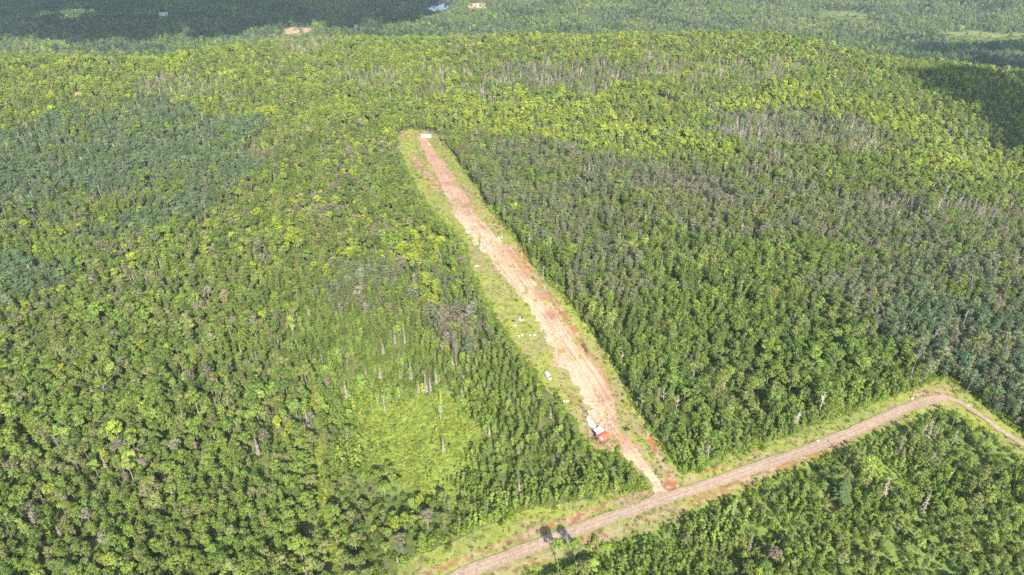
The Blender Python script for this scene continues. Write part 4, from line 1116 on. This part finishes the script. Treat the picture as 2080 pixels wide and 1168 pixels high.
# scraps of white sheeting and junk thrown in the grass
def scrap(px, py, label, size, seed, mat, name='plastic_scrap', cat='scrap', n=3):
    x, y, z = at(px, py); r = np.random.default_rng(seed)
    V, F, o = [], [], 0
    for q in range(n):
        c = np.array([r.normal(0, size * .32), r.normal(0, size * .2), 0]); g = 5; a = r.uniform(0, 3)
        sx, sy = size * r.uniform(.2, .42), size * r.uniform(.12, .25)
        for i_ in range(g):
            for j_ in range(g):
                u_, v_ = (i_ / (g - 1) - .5) * 2 * sx, (j_ / (g - 1) - .5) * 2 * sy
                u_ += r.normal(0, sx * .12); v_ += r.normal(0, sy * .12)
                V.append((c[0] + u_ * math.cos(a) - v_ * math.sin(a), c[1] + u_ * math.sin(a) + v_ * math.cos(a), .22 + r.uniform(0, .28) * min(1, size)))
        for i_ in range(g - 1):
            for j_ in range(g - 1): k_ = o + i_ * g + j_; F.append((k_, k_ + g, k_ + g + 1, k_ + 1))
        o += g * g
    me = bpy.data.meshes.new(name); me.from_pydata(V, [], F); me.update()
    ob = obj(name, me, mat); ob.location = (x, y, z + .1)
    sd = ob.modifiers.new('thickness', 'SOLIDIFY'); sd.thickness = .05
    return tag(ob, label, cat)
scrap(1151, 817, 'crumpled white sheet on the grass between the van and the canoe', 2.1, 1, M_SHEET)
scrap(1047, 661, 'torn white sheets on the grass just left of the grey crate', 2.2, 2, M_SHEET, n=4)
scrap(1051, 684, 'white scrap at the left end of the row near the trees', 1.7, 3, M_SHEET)
scrap(1063, 681, 'thin white strip second from left in the row of scraps', 1.5, 4, M_SHEET, n=2)
scrap(1078, 682, 'pale scattered bits left of the brightest white scrap', 1.4, 5, M_SHEET)
scrap(1085, 682, 'brightest white scrap at the right end of the row near the track', 1.6, 6, M_SHEET)
scrap(968, 541, 'small white scrap in the grass left of the middle of the dirt track', 1.9, 7, M_SHEET)
scrap(1016, 483, 'small white scrap on bare ground right of the dirt track', 1.7, 8, M_SHEET)
cr = thing('crate', 1058, 651, 'open grey wooden crate on its side above the torn white sheets', 'crate', (1062, 649))
pmesh('side_panel', [box((-1.0, 0, .7), (.12, 1.8, 1.4))], M_GREYWOOD, cr); pmesh('base_panel', [box((.15, 0, .1), (2.18, 1.8, .12))], M_GREYWOOD, cr)
pmesh('back_panel', [box((.1, .85, .75), (2.06, .1, 1.18))], M_BROWN, cr); pmesh('side_panel', [box((1.2, 0, .72), (.12, 1.6, 1.1))], M_GREYWOOD, cr)

def rock(px, py, s, label, seed):
    r = np.random.default_rng(seed); import bmesh
    bm = bmesh.new(); bmesh.ops.create_icosphere(bm, subdivisions=2, radius=s)
    for v in bm.verts: v.co *= 1 + r.normal(0, .10); v.co.z *= .7
    me = bpy.data.meshes.new('rock'); bm.to_mesh(me); bm.free()
    o = obj('rock', me, M_STONE); x, y, z = at(px, py); o.location = (x, y, z + s * .45)
    return tag(o, label, 'rock')
rock(1966, 825, .75, 'pale rock on the verge right of the road bend', 1)
rock(872, 294, .9, 'pale rock on the grass below the white trailer', 2)
rock(1661, 897, .7, 'pale rock at the upper edge of the gravel road', 3)
rock(1853, 810, .8, 'flat pale rock on the verge left of the road bend', 4)

# far houses in the valley
def house(name, px, py, L, W, Hh, wall, roof, label, turn, lift=0.0):
    e = thing(name, px, py, label, 'house', None, None, lift); e.rotation_euler = (0, 0, turn)
    pmesh('wall', [prism([(-W / 2, -1), (W / 2, -1), (W / 2, Hh), (0, Hh + W * .22), (-W / 2, Hh)], -L / 2, L / 2)], wall, e)
    pmesh('roof', [prism([(-W / 2 - .6, Hh - .28), (-W / 2 - .6, Hh), (0, Hh + W * .27), (W / 2 + .6, Hh), (W / 2 + .6, Hh - .28), (0, Hh + W * .27 - .3)], -L / 2 - .6, L / 2 + .6)], roof, e)
    for yy in (-L * .3, L * .05): pmesh('window', [box((-W / 2 - .03, yy, Hh * .5), (.08, L * .10, Hh * .3))], M_GLASS, e)
    pmesh('door', [box((-W / 2 - .04, L * .26, Hh * .36), (.1, L * .08, Hh * .7))], M_DARK, e)
    return e
house('house', 333, 31, 27, 11, 6, M_WHITE, M_ROOF, 'long white house among dark trees in the shaded far valley', R(-82))
house('house', 218, 42, 10, 9, 7, M_PINK, M_ROOF, 'small pinkish house beside pale trees in the shaded far valley', R(-75))
house('house', 958, 12, 22, 10, 5, M_PINK, M_PINK, 'reddish low house in the bare yard right of the lake', R(-88))
house('house', 970, 14, 9, 9, 8, M_CREAM, M_CREAM, 'tall cream building in the bare yard right of the lake', R(-88))

# ------------------------------------------------------------------ clouds overhead (out of the picture) whose shadows fall on the valley and the right-hand slope
m_cloud, n_, o_ = material('cloud')
d_ = N(n_, 'ShaderNodeBsdfDiffuse'); d_.inputs[0].default_value = (0.8, 0.8, 0.82, 1); n_.links.new(d_.outputs[0], o_.inputs[0])
def cloud(label, blobs, alt, seed):
    """blobs: shadow centres on the ground (x, y), radius; the cloud floats where the sun puts its shadow there"""
    import bmesh
    r = np.random.default_rng(seed); bm = bmesh.new()
    for (sx, sy, rad) in blobs:
        gz_ = float(terrain(sx, sy)); t = (alt - gz_) / SUN_DIR.z
        c = Vector((sx, sy, gz_)) + SUN_DIR * t
        for q in range(13):
            a = r.uniform(0, 6.28); d = rad * r.uniform(0.15, .98); rr = rad * r.uniform(.16, .42)
            m = Matrix.Translation(c + Vector((d * math.cos(a), d * math.sin(a), r.uniform(-.1, .25) * rad)))
            geo = bmesh.ops.create_icosphere(bm, subdivisions=2, radius=rr, matrix=m)
            for v in geo['verts']:
                v.co += (v.co - m.translation) * float(r.normal(0, .05))
    me = bpy.data.meshes.new('cloud'); bm.to_mesh(me); bm.free()
    for p in me.polygons: p.use_smooth = True
    return tag(obj('cloud', me, m_cloud), label, 'cloud')
S1 = [(*at(px, py)[:2], r) for px, py, r in ((60, 12, 300), (-200, 20, 350), (250, 12, 330), (420, 8, 320), (600, 6, 300), (760, 5, 260), (840, 30, 130), (700, 34, 150), (560, 34, 150), (420, 44, 150), (300, 46, 150), (180, 54, 140), (60, 60, 130), (-60, 60, 160), (330, 26, 200), (440, 26, 200), (560, 20, 200), (330, 66, 120), (200, 74, 110), (90, 76, 100), (-30, 80, 110), (450, 62, 110), (540, 52, 110), (-120, 84, 110))]
cloud('broad cumulus shading the far left valley', S1, 1100, 1)
S2 = [(*at(px, py)[:2], r) for px, py, r in ((2010, 140, 75), (2090, 150, 90), (1960, 165, 55), (1990, 210, 60), (2060, 200, 70), (2120, 250, 80), (2050, 245, 55), (2030, 180, 80), (1985, 185, 60), (2090, 280, 55), (1905, 178, 32), (2110, 300, 45), (1900, 110, 60), (2000, 108, 70), (2100, 110, 90))]
cloud('small cumulus shading the right-hand slope', S2, 900, 2)

# ------------------------------------------------------------------ haze
import bmesh
bm = bmesh.new(); bmesh.ops.create_cube(bm, size=1.0)
zlo, zhi = -195.0, 262.0
for v in bm.verts:
    v.co = Vector((v.co.x * 14400, v.co.y * 11200 + 2800, zlo if v.co.z < 0 else zhi))
me = bpy.data.meshes.new('haze'); bm.to_mesh(me); bm.free()
m_haze, n_, o_ = material('haze')
pv = N(n_, 'ShaderNodeVolumePrincipled')
pv.inputs['Color'].default_value = (0.68, 0.84, 1.0, 1); pv.inputs['Density'].default_value = 0.00005; pv.inputs['Anisotropy'].default_value = 0.0
n_.links.new(pv.outputs[0], o_.inputs['Volume'])
hz = obj('haze', me, m_haze)
tag(hz, kind='stuff')
